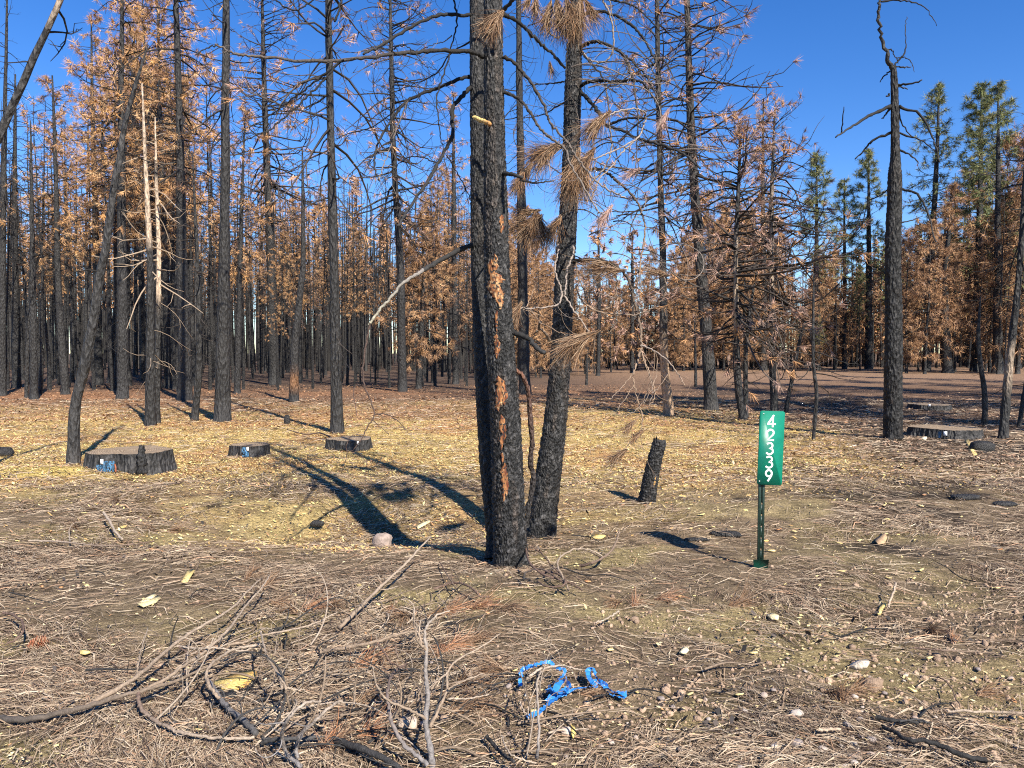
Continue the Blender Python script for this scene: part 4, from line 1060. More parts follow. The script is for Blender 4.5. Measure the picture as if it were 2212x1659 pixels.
# scars where the bark has peeled off the nearest trunk
fy = np.array([p[1] for p in FP][::-1], float); fx = np.array([p[0] for p in FP][::-1], float); fw = np.array(FW[::-1], float)
for sc_i, (y0, y1, xa, xb) in enumerate([(548, 668, 1057, 1088), (560, 606, 1054, 1064), (722, 774, 1068, 1080), (812, 890, 1069, 1089), (832, 874, 1080, 1096), (896, 972, 1077, 1091), (1000, 1086, 1081, 1095), (464, 504, 1078, 1088), (670, 720, 1070, 1076), (976, 1002, 1082, 1088)]):
    rows, cols = int((y1 - y0) / 1.3), 20
    py = np.linspace(y0, y1, rows); t = (py - y0) / (y1 - y0)
    taper = np.clip(np.minimum(t * 6, (1 - t) * 3), 0.1, 1) ** 0.7
    cxp = (xa + xb) / 2 + (vn(py / 14, py * 0 + sc_i, 5) - .5) * (xb - xa) * .5
    if sc_i == 0:
        cxp = cxp - 9 + 14 * t; taper = taper * (.45 + .6 * sst(.25, .5, t))
    wl = (xb - xa) / 2 * taper * (0.55 + 0.55 * vn(py / 5, py * 0 + 3 + sc_i, 8) + .3 * vn(py / 1.7, py * 0, 18))
    wr = (xb - xa) / 2 * taper * (0.55 + 0.55 * vn(py / 6, py * 0 + 9 + sc_i, 28) + .3 * vn(py / 1.9, py * 0, 38))
    g_ = np.linspace(-1, 1, cols)
    PX = cxp[:, None] + np.where(g_[None] < 0, wl[:, None] * g_[None], wr[:, None] * g_[None])
    PY = np.broadcast_to(py[:, None], PX.shape)
    xc = np.interp(PY, fy, fx); rr = np.interp(PY, fy, fw) / 2 * YF / FPX
    u = np.clip((PX - xc) * YF / FPX, -rr * .97, rr * .97)
    edge = 1 - np.abs(g_)[None] ** 4
    yy = YF - np.sqrt(rr ** 2 - u ** 2) * 1.05 - 0.004 * edge * vn(PX / 2.2, PY / 9, 4) + 0.005 * (1 - edge)
    V = np.array([[at(PX[i, j], PY[i, j], yy[i, j]) for j in range(cols)] for i in range(rows)]).reshape(-1, 3)
    idx = (np.arange(rows - 1)[:, None] * cols + np.arange(cols - 1)[None]).reshape(-1)
    qx, qy = PX.ravel(), PY.ravel()
    q = sst(.25, .75, .6 * vn(qx / 4, qy / 12, 66) + .4 * vn(qx / 1.2, qy / 7, 67))[:, None]
    C = np.array([.36, .165, .065]) * q + np.array([.12, .036, .02]) * (1 - q)
    C = np.where((vn(qx / 3, qy / 5, 6) > (.62 if sc_i == 0 else .84))[:, None], np.array([.46, .28, .14]), C)
    C = np.where((vn(qx / 2.5, qy / 4, 16) > .70)[:, None], CHAR * 1.5, C)
    m = MB(); m.add(V, np.stack([idx, idx + cols, idx + cols + 1, idx + 1], -1), C)
    tag(m.build("bark_scar", M_WOOD, front), "orange-brown scar of peeled bark")

# ------------------------------------------------------------------ number sign
SB = gnd(1643, 1228); SY = SB[1]; PXM = SY / FPX
sign = empty("address_sign", SB, "green reflective house-number sign on dark steel post at right", "sign")
pc = at(1665.3, 968, SY - 0.018)
TL = math.radians(1.7)


def splane(u, v, d):     # sign plane: u right, v up (picture units), d towards the camera (m)
    u, v = np.asarray(u, float) * PXM, np.asarray(v, float) * PXM
    return np.stack([pc[0] + u * math.cos(TL) + v * math.sin(TL), pc[1] - d + 0 * u, pc[2] - u * math.sin(TL) * 1.1 + v * math.cos(TL)], -1)


W2, H2, RC = 27.0, 80.5, 5.0
out = []
for cx_, cy_, a0 in ((W2 - RC, H2 - RC, 0), (-W2 + RC, H2 - RC, 90), (-W2 + RC, -H2 + RC, 180), (W2 - RC, -H2 + RC, 270)):
    for a in np.linspace(a0, a0 + 90, 7):
        out.append((cx_ + RC * math.cos(math.radians(a)), cy_ + RC * math.sin(math.radians(a))))
out = np.array(out); n = len(out)
m = MB()
GRN = np.array([0.0, 0.155, 0.095])
Vf = np.concatenate([splane(out[:, 0], out[:, 1], 0.0015), splane(out[:, 0], out[:, 1], -0.0015)])
m.add(Vf, np.array([list(range(n))]), GRN); m.F.append((np.array([list(range(2 * n - 1, n - 1, -1))]), 0))
m.F.append((np.array([[i, n + i, n + (i + 1) % n, (i + 1) % n] for i in range(n)]), 0))
panel = m.build("panel", M_PAINTMETAL, sign)
arc = lambda cx_, cy_, r1, r2, a0, a1, k=14: [(cx_ + r1 * math.cos(math.radians(a)), cy_ + r2 * math.sin(math.radians(a))) for a in np.linspace(a0, a1, k)]
DIG = {"4": [[(.46, .0), (.46, .97)], [(.50, .96), (.04, .27), (.66, .27)]],
       "2": [arc(.31, .69, .26, .26, 165, -35) + [(.06, .075), (.62, .075)]],
       "3": [arc(.27, .73, .25, .22, 150, -90) + arc(.27, .265, .30, .245, 90, -150)[1:]],
       "9": [arc(.30, .69, .255, .26, -10, 352, 26), [(.555, .64), (.52, .48), (.23, .02)]]}
DW, DH, ST_ = 25.0, 26.0, 1.9
for k, ch in enumerate("42339"):
    y_top = [71.5, 41.5, 12.5, -17.0, -46.5][k]
    mm = MB()
    for li, line in enumerate(DIG[ch]):
        p = np.array(line) * np.array([DW, DH]) + np.array([-2.2 - .31 * DW, y_top - DH])
        tng = np.gradient(p, axis=0)
        tng = tng / (np.linalg.norm(tng, axis=1, keepdims=True) + 1e-9); nn = np.stack([-tng[:, 1], tng[:, 0]], -1)
        if ch == "4" and li == 1:
            for a, b in ((0, 1), (1, 2)):
                t_ = p[b] - p[a]; t_ = t_ / np.linalg.norm(t_); n_ = np.array([-t_[1], t_[0]])
                q = np.array([p[a] - t_ * 1.5 + n_ * ST_, p[a] - t_ * 1.5 - n_ * ST_, p[b] + t_ * 1.5 - n_ * ST_, p[b] + t_ * 1.5 + n_ * ST_])
                mm.add(splane(q[:, 0], q[:, 1], 0.0023 + .0002 * b), [[0, 1, 2, 3]], (.8, .8, .8))
            continue
        A, B = p + nn * ST_, p - nn * ST_
        V_ = splane(np.concatenate([A[:, 0], B[:, 0]]), np.concatenate([A[:, 1], B[:, 1]]), 0.0021 + .0003 * li); L_ = len(p)
        mm.add(V_, [[i, L_ + i, L_ + i + 1, i + 1] for i in range(L_ - 1)], (.8, .8, .8))
    tag(mm.build("digit", M_PAPER, panel), "white digit " + ch)
for u, v in ((-19, 74), (-22, -72.5)):
    m = MB(); a = np.arange(10) * 2 * math.pi / 10
    V_ = np.concatenate([splane(u + 1.3 * np.cos(a), v + 1.3 * np.sin(a), 0.0015), splane(u + 1.1 * np.cos(a), v + 1.1 * np.sin(a), 0.004)])
    m.add(V_, [[i, (i + 1) % 10, 10 + (i + 1) % 10, 10 + i] for i in range(10)], (.55, .55, .53)); m.F.append((np.array([[10 + i for i in range(10)]]), 0))
    m.build("bolt", M_POST, panel)
# post: channel section with punched holes, leaning a touch
ptop, pbot = at(1648.5, 898, SY), SB + np.array([0, 0, -.12])
pw = 5.4 * PXM
ax = ptop - pbot; Lp = np.linalg.norm(ax); ax = ax / Lp


def pm(V):
    V = np.asarray(V, float)
    return pbot[None] + ax[None] * V[:, 2:3] + np.array([[1.0, 0, 0]]) * V[:, :1] + np.array([[0, 1.0, 0]]) * V[:, 1:2]


m = MB(); DK = np.array([.012, .03, .022])
hw = 0.0042
z = 0.0
for h in list(np.arange(0.17, Lp - .52, 0.0762)) + [None]:
    z1 = Lp if h is None else h - .006
    m.box((-hw, -.001, z), (hw, .001, z1), DK, M=pm)
    z = None if h is None else h + .006
m.box((-pw, -.001, 0), (-hw, .001, Lp), DK, M=pm); m.box((hw, -.001, 0), (pw, .001, Lp), DK, M=pm)
m.box((-pw - .0025, -.001, 0), (-pw, .022, Lp), DK * 2.2, M=pm); m.box((pw, -.001, 0), (pw + .0025, .022, Lp), DK, M=pm)
m.build("post", M_POST, sign)
m = MB(); b0 = SB + np.array([0, -.004, 0])
pr = np.array([(-17, 20), (-15, -6), (0, -26), (15, -6), (17, 20)]) * PXM
V_ = np.concatenate([np.column_stack([b0[0] + pr[:, 0], np.full(5, b0[1] - d_), b0[2] + pr[:, 1]]) for d_ in (0.004, 0.0)])
m.add(V_, [[0, 1, 6, 5], [1, 2, 7, 6], [2, 3, 8, 7], [3, 4, 9, 8], [4, 0, 5, 9]], (.0, .035, .022)); m.F.append((np.array([[0, 1, 2, 3, 4]]), 0)); m.F.append((np.array([[9, 8, 7, 6, 5]]), 0))
m.build("anchor_plate", M_POST, sign)

# ------------------------------------------------------------------ stumps
def stump(cxp, by, wpx, hpx, label, seed, paint=None, tagpos=None, spike=None, ell=1.0):
    Yf = gnd(cxp, by)[1]; Rm = wpx / 2 * (Yf * 1.03) / FPX
    Yc = Yf + Rm * 0.92; xcn = (cxp - CX) / FPX * Yc
    zc = gz1(xcn, Yf); h = hpx * Yf / FPX
    rg = np.random.default_rng(seed)
    root = empty("sawn_stump", (xcn, Yc, zc), label, "stump")
    ns, nr = 96, 14
    th = np.arange(ns) * 2 * math.pi / ns
    lob = 1 + .07 * np.sin(3 * th + seed) + .05 * np.sin(5 * th + 2 * seed) + .03 * np.sin(9 * th)
    V_, C_ = [], []; fr_ = rg.random(ns)
    for k in range(nr):
        f = k / (nr - 1); zz = -0.12 + (h + .12) * f
        flare = 1.0 + 0.14 * (1 - f) ** 1.6
        fur = (.035 * np.abs(np.sin(th * 11 + 2.5 * np.sin(th * 3 + f * 1.5))) + .05 * fr_) * (1 - .55 * f)
        r = Rm * 0.93 * lob * flare * (1 + fur - .02)
        V_.append(np.column_stack([xcn + r * np.cos(th), Yc + r * np.sin(th) * ell, np.full(ns, zc + zz) + .002 * rg.normal(size=ns) * (k == nr - 1)]))
        C_.append(np.tile(CHAR * 1.1, (ns, 1)) * rg.uniform(.5, 1.8, (ns, 1)) * (0.4 + 26 * fur[:, None]))
    m = MB(); V_ = np.concatenate(V_)
    i = np.arange(nr - 1)[:, None] * ns; j = np.arange(ns)[None]; k2 = (j + 1) % ns
    m.add(V_, np.stack([i + j, i + k2, i + ns + k2, i + ns + j], -1).reshape(-1, 4), np.concatenate(C_))
    m.build("bark", M_BARK, root)
    topr = V_[-ns:]; m = MB()
    ctr = np.array([xcn, Yc, zc + h + .002])
    rings = [topr * (1 - q) + ctr * q for q in (0.0, .035, .35, .7)]
    rings[0] = rings[0] + np.array([0, 0, -.001])
    V2 = np.concatenate(rings + [ctr[None]])
    V2[ns:, 2] = zc + h + rg.normal(0, .003, len(V2) - ns)
    Fq = np.concatenate([np.stack([q * ns + j[0], q * ns + k2[0], (q + 1) * ns + k2[0], (q + 1) * ns + j[0]], -1) for q in range(3)])
    m.add(V2, Fq, (.4, .3, .2)); m.F.append((np.stack([3 * ns + j[0], 3 * ns + k2[0], np.full(ns, 4 * ns)], -1), 0))
    cf = m.build("cut_face", M_CUT, root)

    def skin(px, py, off):          # point on the bark towards the camera
        x = (px - CX) / FPX * Yf; u = np.clip((x - xcn) / (Rm * 1.06), -.96, .96)
        yy = Yc - Rm * 1.07 * ell * math.sqrt(1 - u * u) - off
        return at(px, py, yy)
    if paint:
        for (x0, x1, y0, y1) in paint:
            mm = MB(); nxp, nyp = 14, 8; gx, gy = np.meshgrid(np.linspace(x0, x1, nxp), np.linspace(y0, y1, nyp))
            VV = np.array([skin(a, b, .012 + .006 * rg.random()) for a, b in zip(gx.ravel(), gy.ravel())])
            fc = [[r_ * nxp + c_, r_ * nxp + c_ + 1, (r_ + 1) * nxp + c_ + 1, (r_ + 1) * nxp + c_] for r_ in range(nyp - 1) for c_ in range(nxp - 1) if rg.random() < .68]
            mm.add(VV, fc, np.array([.07, .20, .36]) * rg.uniform(.4, 1.2, (len(VV), 1))); tag(mm.build("paint_mark", M_BARK, root), "blotch of blue marking paint")
    if tagpos:
        x0, x1, y0, y1 = tagpos; mm = MB()
        VV = np.array([skin(x0, y0, .022), skin(x1, y0, .022), skin(x1, y1, .026), skin(x0, y1, .026), skin(x0, y0, .019), skin(x1, y0, .019), skin(x1, y1, .023), skin(x0, y1, .023)])
        mm.add(VV, [[0, 3, 2, 1], [4, 5, 6, 7], [0, 1, 5, 4], [1, 2, 6, 5], [2, 3, 7, 6], [3, 0, 4, 7]], (.85, .85, .84)); tag(mm.build("tag", M_PAPER, root), "small white tag")
    if spike:
        mm = MB()
        P_ = np.array([skin(spike[0] + 2, by + 8, .02), skin(spike[0] + 1, by - 20, .03), skin(spike[0] - 1, spike[1] + 22, .02), skin(spike[0], spike[1], 0.0)])
        Sx = smooth(P_, 6); mm.tube(Sx, np.linspace(15, 5, len(Sx)) * Yf / FPX * (1 + .12 * rg.normal(size=len(Sx))), 9, CHAR * .9)
        Vv = mm.V[0]; Vv += (Vv - np.repeat(Sx, 9, 0)) * rg.uniform(-.25, .2, (len(Vv), 1))
        mm.build("bark_spike", M_BARK, root)
        mm = MB(); Sx = smooth(np.array([skin(248, 1002, .03), skin(250, 1010, .034), skin(250, 1020, .034)]), 4)
        mm.tube(Sx, np.full(len(Sx), .008), 6, np.array([.33, .10, .05])); mm.build("bark_crack", M_WOOD, root)
    return root


stump(279, 1026, 182, 39, "widest sawn stump at left with upright charred spike, white tag and blue paint", 3, [(208, 224, 1004, 1022), (222, 247, 996, 1019)], (216.5, 223, 992, 1002), (306, 962), 0.9)
stump(539, 989, 84, 25, "small charred sawn stump standing alone, blue paint below its white tag", 4, [(522, 537, 966, 986)], (532.5, 537.5, 966, 974))
stump(755, 975, 100, 23, "sawn stump at the foot of the straight grey pine", 5, None, (771, 775, 953, 960))
stump(2048, 951, 146, 20, "wide low sawn stump with furrowed bark right of the black snag", 6, [(2026, 2034, 932, 946)], (2038, 2046, 932, 941))
stump(2012, 887, 86, 11, "farther low sawn stump in the shade behind the wide one", 7, None, (2005.5, 2010, 873, 878))
# snapped stub with torn top
BB = gnd(1401, 1086)
stub = empty("snapped_stub", BB, "short charred snapped trunk with torn yellow top left of the sign", "stump")
m, Q = bark_trunk([(1396, 1096), (1400, 1070), (1411, 1010), (1423, 962), (1425, 955)], [40, 36, 33, 30, 29], BB[1], BB[1], 41, 130, 40, CHAR, .12, .5)
Vb = m.V[0]; top_ = Vb[-40:]; jag = np.random.default_rng(4).uniform(-.01, .045, 40)
top_[:, 2] += jag
m.build("trunk", M_NEARBARK, stub, smooth_shade=True)
mm = MB(); ctr = Q[-1, :3]; rs = np.random.default_rng(14)
for i in range(46):
    a = rs.uniform(0, 6.28); rr_ = Q[-1, 3] * rs.uniform(0, .95) ; p = ctr + np.array([math.cos(a) * rr_, math.sin(a) * rr_, -.03])
    mm.tube([p, p + np.array([rs.normal(0, .004), rs.normal(0, .004), rs.uniform(.03, .075)])], [.009, .002], 4, np.array([.42, .27, .10]) * rs.uniform(.35, 1.25))
mm.build("torn_wood", M_WOOD, stub)
mm = MB()
sp = np.array([at(1416, 1026, BB[1] - .062), at(1413, 1045, BB[1] - .066), at(1408, 1062, BB[1] - .066)])
mm.tube(smooth(sp, 4), np.array([.003, .006, .009, .011, .012, .010, .008, .005, .002]), 6, np.array([.42, .25, .09])); mm.build("bark_scar", M_WOOD, stub)
# charred chunks
def chunk(p, size, label, seed, col=CHAR, name="charred_wood", cat="wood", group=None, mat=None, rotz=0.0):
    rg = np.random.default_rng(seed); ns, nr = 14, 9
    th = np.arange(ns) * 2 * math.pi / ns; ph = np.linspace(-1.45, 1.45, nr)
    V_ = np.array([[math.cos(a) * math.cos(b), math.sin(a) * math.cos(b), math.sin(b)] for b in ph for a in th])
    V_ = np.sign(V_) * np.abs(V_) ** .75
    V_ *= (1 + rg.normal(0, .08, (len(V_), 1))); V_ *= np.array(size)[None] / 2
    cz, sz = math.cos(rotz), math.sin(rotz)
    V_ = np.column_stack([V_[:, 0] * cz - V_[:, 1] * sz, V_[:, 0] * sz + V_[:, 1] * cz, V_[:, 2]]) + np.asarray(p)[None] + np.array([[0, 0, size[2] * .28]])
    i = np.arange(nr - 1)[:, None] * ns; j = np.arange(ns)[None]; k = (j + 1) % ns
    m = MB(); m.add(V_, np.stack([i + j, i + k, i + ns + k, i + ns + j], -1).reshape(-1, 4), np.asarray(col) * rg.uniform(.7, 1.3, (len(V_), 1)))
    m.F.append((np.array([[q for q in range(ns)][::-1]]), 0)); m.F.append((np.array([[(nr - 1) * ns + q for q in range(ns)]]), 0))
    return tag(m.build(name, mat or M_NEARBARK, None, origin=p), label, cat, group)


chunk(gnd(2122, 975), (.34, .26, .20), "rounded charred log end in front of the wide stump at right", 61)
chunk(gnd(620, 916), (.12, .12, .24), "small black stub standing in the pale chips behind the small stump", 62)
chunk(gnd(8, 985), (.25, .2, .16), "charred lump at the left edge beside the sawdust heap", 63)
chunk(gnd(1567, 1158), (.24, .08, .05), "flat charred bark piece lying between stub and signpost", 64, rotz=-.2)
chunk(gnd(1502, 1168), (.18, .05, .03), "thin charred bark strip left of a flat charred bark piece", 65)
chunk(gnd(2085, 1078), (.30, .14, .06), "larger black char patch among needles near the right edge", 66, rotz=.1)
chunk(gnd(2170, 1092), (.22, .12, .05), "smaller black char piece at the right edge below the wide stump", 67)
chunk(gnd(685, 1135), (.13, .07, .06), "grey charred wood lump left of the long trunk shadows", 68)
chunk(gnd(480, 1512), (.13, .06, .035), "small black charred slab under the long fallen branch", 69, rotz=.3)
rockp = gnd(826, 1180)
chunk(rockp, (.17, .14, .14), "pale rounded rock half buried beside the trunk shadows", 70, (.30, .235, .20), "rock", "rock", mat=M_STONE)
chunk(gnd(880, 1572), (.08, .06, .05), "beige stone under the upright dead seedling", 71, (.42, .33, .26), "rock", "rock", mat=M_STONE)
chunk(gnd(1223, 1586), (.045, .04, .035), "small pale stone beside a yellow leaf-shaped chip", 72, (.5, .4, .33), "rock", "rock", mat=M_STONE)


# ------------------------------------------------------------------ fallen branches
def fallen(label, parts, name="fallen_branch", seed=0, cat="branch", group=None):
    """parts: (picture points, start and end width in picture units, colours, lift in m along it)"""
    rg = np.random.default_rng(seed)
    p0 = gnd(*parts[0][0][0]); root = empty(name, p0, label, cat, group)
    for i, (pts, w0, w1, ca, cb, lift) in enumerate(parts):
        k = len(pts); lift = np.interp(np.linspace(0, 1, k), np.linspace(0, 1, len(lift)), lift)
        P = np.array([gnd(p[0], p[1], lift[q] + .022) for q, p in enumerate(pts)])
        S = smooth(P, 7); n_ = len(S)
        w = 1.15 * np.linspace(w0, w1, n_) * S[:, 1].mean() / FPX / 2 * rg.uniform(.88, 1.14, n_)
        S = S + rg.normal(0, .0016, S.shape)
        S[:, 2] = np.maximum(S[:, 2], gz(S[:, 0], S[:, 1]) + .008 + w * .6)
        t = np.linspace(0, 1, n_)[:, None]
        m = MB(); m.tube(S, w, 8, np.asarray(ca) * (1 - t) + np.asarray(cb) * t)
        if k > 3 and w0 > 3:
            sprout(m, S, 2 + k // 3, (.05, .16), w1 * S[:, 1].mean() / FPX / 5, np.asarray(cb), rg, 0.02)
        m.build("stem" if i == 0 else "side_branch", M_TWIG, root, smooth_shade=True)
    return root


BRN = np.array([.235, .175, .125]); BRL = np.array([.35, .28, .215]); DKB = np.array([.13, .085, .065]); GRY = np.array([.19, .175, .17])
fallen("long forked brown branch lying across the left foreground", [
    (K(c7, (-60, 1325), (0, 1335), (150, 1345), (350, 1310), (560, 1260), (760, 1200), (950, 1150), (1150, 1090), (1350, 1000), (1500, 950)), 14, 4, CHAR * 2, BRN, [.0, .02, .06, .05]),
    (K(c7, (560, 1260), (720, 1170), (900, 1060), (1080, 900), (1240, 780), (1400, 690), (1520, 610), (1600, 520), (1690, 430)), 9, 3, BRN, BRL, [.03, .09, .12, .1]),
    (K(c7, (900, 1165), (1060, 1090), (1190, 1000), (1330, 900), (1480, 760), (1600, 600), (1690, 500), (1750, 410)), 7, 3, BRN, BRL, [.05, .09, .13, .14]),
    (K(c7, (890, 1050), (895, 980), (915, 890), (960, 750)), 4, 2, BRN, BRL, [.07, .1, .12]),
    (K(c7, (1480, 860), (1600, 840), (1680, 800), (1900, 760), (2040, 720), (2190, 650)), 5, 2.5, BRN, BRL, [.05, .06, .05])], seed=1)
fallen("pale looping twig over the fork of the long branch", [
    (K(c7, (1150, 870), (1280, 885), (1400, 880), (1560, 900), (1700, 860)), 4, 2.5, BRL, BRL, [.1, .12, .08]),
    (K(c7, (1690, 860), (1560, 880), (1440, 930), (1360, 1000), (1340, 1080), (1380, 1160), (1420, 1210)), 5, 6, BRL, BRN, [.1, .12, .05]),
    (K(c7, (1160, 875), (1210, 920), (1190, 1010), (1250, 1110)), 3, 2, DKB, DKB, [.1, .08, .02])], seed=2)
fallen("grey charred stick slanting below the orange wood slab", [(K(c7, (1340, 1080), (1400, 1160), (1450, 1240), (1540, 1320), (1620, 1390), (1660, 1440)), 8, 11, GRY, CHAR * 3.5, [.05, .02, .02])], seed=3)
fallen("thin brown branch curving down and right near the bottom left", [
    (K(c7, (895, 1175), (900, 1230), (930, 1290), (1000, 1350), (1120, 1410), (1250, 1445), (1450, 1468), (1650, 1462)), 8, 5, DKB, BRL, [.06, .03, .02, .03])], seed=4)
fallen("charred crosspiece stick beside the hooped stems", [(K(c7, (1695, 1495), (1760, 1480), (1850, 1470), (1970, 1465), (2080, 1460)), 9, 6, CHAR * 1.5, CHAR * 3, [.02, .04, .03]), (K(c7, (1850, 1470), (1790, 1475), (1700, 1465)), 6, 5, CHAR * 2, CHAR * 3, [.03, .03])], seed=5)
fallen("slender arched twig leaning right of the wood slab", [(K(c7, (1690, 775), (1710, 860), (1740, 950), (1840, 1110), (1860, 1200), (1875, 1290)), 4, 5, BRL, BRN, [.16, .18, .14, .02]), (K(c7, (1850, 1130), (1900, 1150), (1975, 1150)), 3, 2, BRL, BRL, [.12, .1])], seed=6)
fallen("hooped grey stem, left of two arching at the bottom", [(K(c7, (2080, 1230), (1980, 1240), (1880, 1330), (1832, 1430), (1850, 1550), (1950, 1650)), 4, 9, BRL, GRY, [.22, .26, .2, .05, .02])], seed=7)
fallen("hooped grey stem, right of two arching at the bottom", [(K(c7, (2212, 1220), (2130, 1270), (2050, 1350), (1950, 1440), (1922, 1520), (1925, 1590)), 5, 8, BRL, GRY, [.2, .22, .15, .06, .02])], seed=8)
fallen("long straight pale stick pointing up at the trunk shadows", [(K(c8, (-20, 760), (100, 640), (240, 500), (400, 350), (500, 245), (580, 160)), 7, 3, BRN, BRL, [.02, .08, .14, .2]), (K(c8, (240, 505), (300, 500), (370, 480)), 3, 2, BRN, BRL, [.08, .06])], seed=9)
fallen("brown branch lying level behind the upright dead seedling", [(K(c8, (-130, 910), (0, 885), (200, 845), (320, 810), (430, 780), (540, 768)), 7, 4, BRN, BRN, [.02, .08, .1]), (K(c8, (240, 850), (290, 930), (330, 980), (430, 1020)), 4, 2.5, DKB, DKB, [.08, .05, .02]), (K(c8, (350, 870), (365, 930), (400, 980)), 3, 2, DKB, BRN, [.08, .04])], seed=10)
fallen("looping dark twigs tangled at the foot of the nearest trunk", [
    (K(c8, (1195, 230), (1215, 320), (1300, 400), (1420, 440), (1500, 470), (1560, 505)), 5, 3, DKB, DKB, [.1, .05, .03]), (K(c8, (1480, 510), (1440, 430), (1400, 350), (1425, 285), (1520, 240), (1620, 250), (1700, 290)), 4, 2.5, BRN, BRL, [.02, .1, .14, .05]),
    (K(c8, (1290, 400), (1330, 385), (1400, 400), (1450, 440), (1430, 480), (1330, 480), (1270, 450)), 4, 3, DKB, DKB, [.03, .06, .03]), (K(c8, (1180, 440), (1200, 390), (1300, 370), (1400, 430), (1470, 480)), 4, 2.5, CHAR * 2, DKB, [.02, .08, .03]),
    (K(c8, (1230, 220), (1290, 260), (1350, 330), (1440, 420)), 3, 2, DKB, DKB, [.12, .08, .02])], seed=11)
fallen("curved brown twig right of the nearest trunk's foot", [(K(c8, (1545, 350), (1610, 335), (1690, 300), (1760, 235), (1795, 150), (1800, 110)), 6, 2.5, DKB, BRN, [.01, .05, .12, .16]), (K(c8, (1690, 300), (1600, 255), (1500, 235)), 2.5, 1.5, DKB, BRN, [.05, .07])], seed=12)
fallen("dark bent twig in the middle below the nearest trunk", [(K(c8, (600, 500), (700, 465), (790, 465), (860, 505), (905, 548), (960, 550)), 5, 3, DKB, DKB, [.02, .06, .02]), (K(c8, (640, 320), (700, 430), (760, 510)), 2.5, 2, DKB, BRN, [.02, .05])], seed=13)
fallen("thin upright twig crossing the blue ribbon", [(K(c8, (1292, 1030), (1270, 1110), (1272, 1250), (1282, 1400), (1275, 1520), (1268, 1600)), 3, 6, BRL, GRY, [.2, .18, .1, .02])], seed=14)
fallen("arched tan twig under the left half of the blue ribbon", [(K(c8, (1180, 1140), (1195, 1090), (1240, 1050), (1320, 1012), (1440, 998), (1560, 1028)), 6, 3, BRL, BRL, [.01, .08, .1, .03])], seed=15)
fallen("thin pale twig slanting at the foot of the ribbon", [(K(c8, (1155, 1230), (1190, 1300), (1240, 1350)), 3, 2.5, BRL, BRL, [.05, .03])], seed=16)
fallen("forked charred stick lying at the bottom below the ribbon", [(K(c8, (940, 1450), (1000, 1520), (1060, 1580), (1120, 1620)), 8, 6, CHAR * 1.2, CHAR * 2, [.02, .03]), (K(c8, (1035, 1450), (1070, 1530), (1130, 1590), (1260, 1625)), 3, 3, BRL, BRL, [.06, .06, .02])], seed=17)
fallen("thick black charred log end at the bottom left of centre", [(K(c8, (-60, 1475), (0, 1490), (150, 1540), (300, 1610), (400, 1680)), 14, 10, CHAR * 1.3, CHAR * 2.5, [.0, .03, .03])], seed=18)
fallen("black charred stick at lower right, upper of two", [(K(c9, (1250, 1325), (1400, 1355), (1500, 1360), (1600, 1358)), 10, 4, CHAR, CHAR * 2, [.01, .03]), (K(c9, (1400, 1355), (1520, 1345), (1580, 1362)), 4, 3, CHAR * 2, CHAR * 4, [.03, .04])], seed=19)
fallen("long black charred stick at lower right, lower of two", [(K(c9, (1300, 1395), (1380, 1430), (1450, 1470), (1640, 1500), (1800, 1570), (1970, 1615)), 7, 11, CHAR * 1.5, CHAR, [.01, .03, .03])], seed=20)
fallen("short pale barkless stick among the pebbles", [(K(c9, (880, 1415), (950, 1408), (1020, 1404)), 6, 5, PALE, PALE, [.02, .02])], seed=21)
fallen("brown twig lying at the right edge above the charred sticks", [(K(c9, (1720, 1290), (1850, 1290), (1990, 1295), (2100, 1300), (2230, 1310)), 4, 6, BRL, BRN, [.02, .03])], seed=22)
fallen("small dark forked twig at lower right", [(K(c9, (1600, 1060), (1700, 1090), (1750, 1160), (1800, 1260)), 3, 2, DKB, DKB, [.02, .04]), (K(c9, (1500, 880), (1700, 900), (1900, 905), (2100, 930)), 4, 2, DKB, BRN, [.01, .04])], seed=23)
fallen("thin branch lying flat at left with upturned curls", [(K(c7, (190, 185), (330, 188), (480, 200), (620, 215), (800, 215), (1000, 190)), 4, 2, BRL, DKB, [.02, .03]), (K(c7, (455, 195), (450, 120), (475, 75), (520, 70)), 2.5, 2, BRL, BRN, [.02, .08]), (K(c7, (670, 0), (710, 60), (750, 130), (795, 180)), 5, 4, BRL, BRL, [.1, .06, .01])], seed=24)
fallen("curled dark twig at the left edge", [(K(c7, (20, 655), (90, 670), (140, 710), (150, 770), (110, 820), (30, 860)), 5, 3, DKB, DKB, [.03, .08, .03])], seed=25)
fallen("stick leaning in the needles right of the ribbon", [(K(c8, (1800, 640), (1740, 680), (1650, 720)), 4, 2.5, BRL, BRL, [.06, .02])], seed=26)
fallen("thin fork-topped twig standing in the right foreground litter", [(K(c9, (1330, 620), (1350, 560), (1370, 510), (1382, 460)), 4, 3.5, PALE, BRL, [.01, .08])], seed=27)
fallen("fallen limb lying on the pale chips behind the small stump", [([(715, 945), (690, 935), (660, 938), (620, 928)], 3, 2, CHAR * 1.5, DKB, [.02, .04])], seed=28)
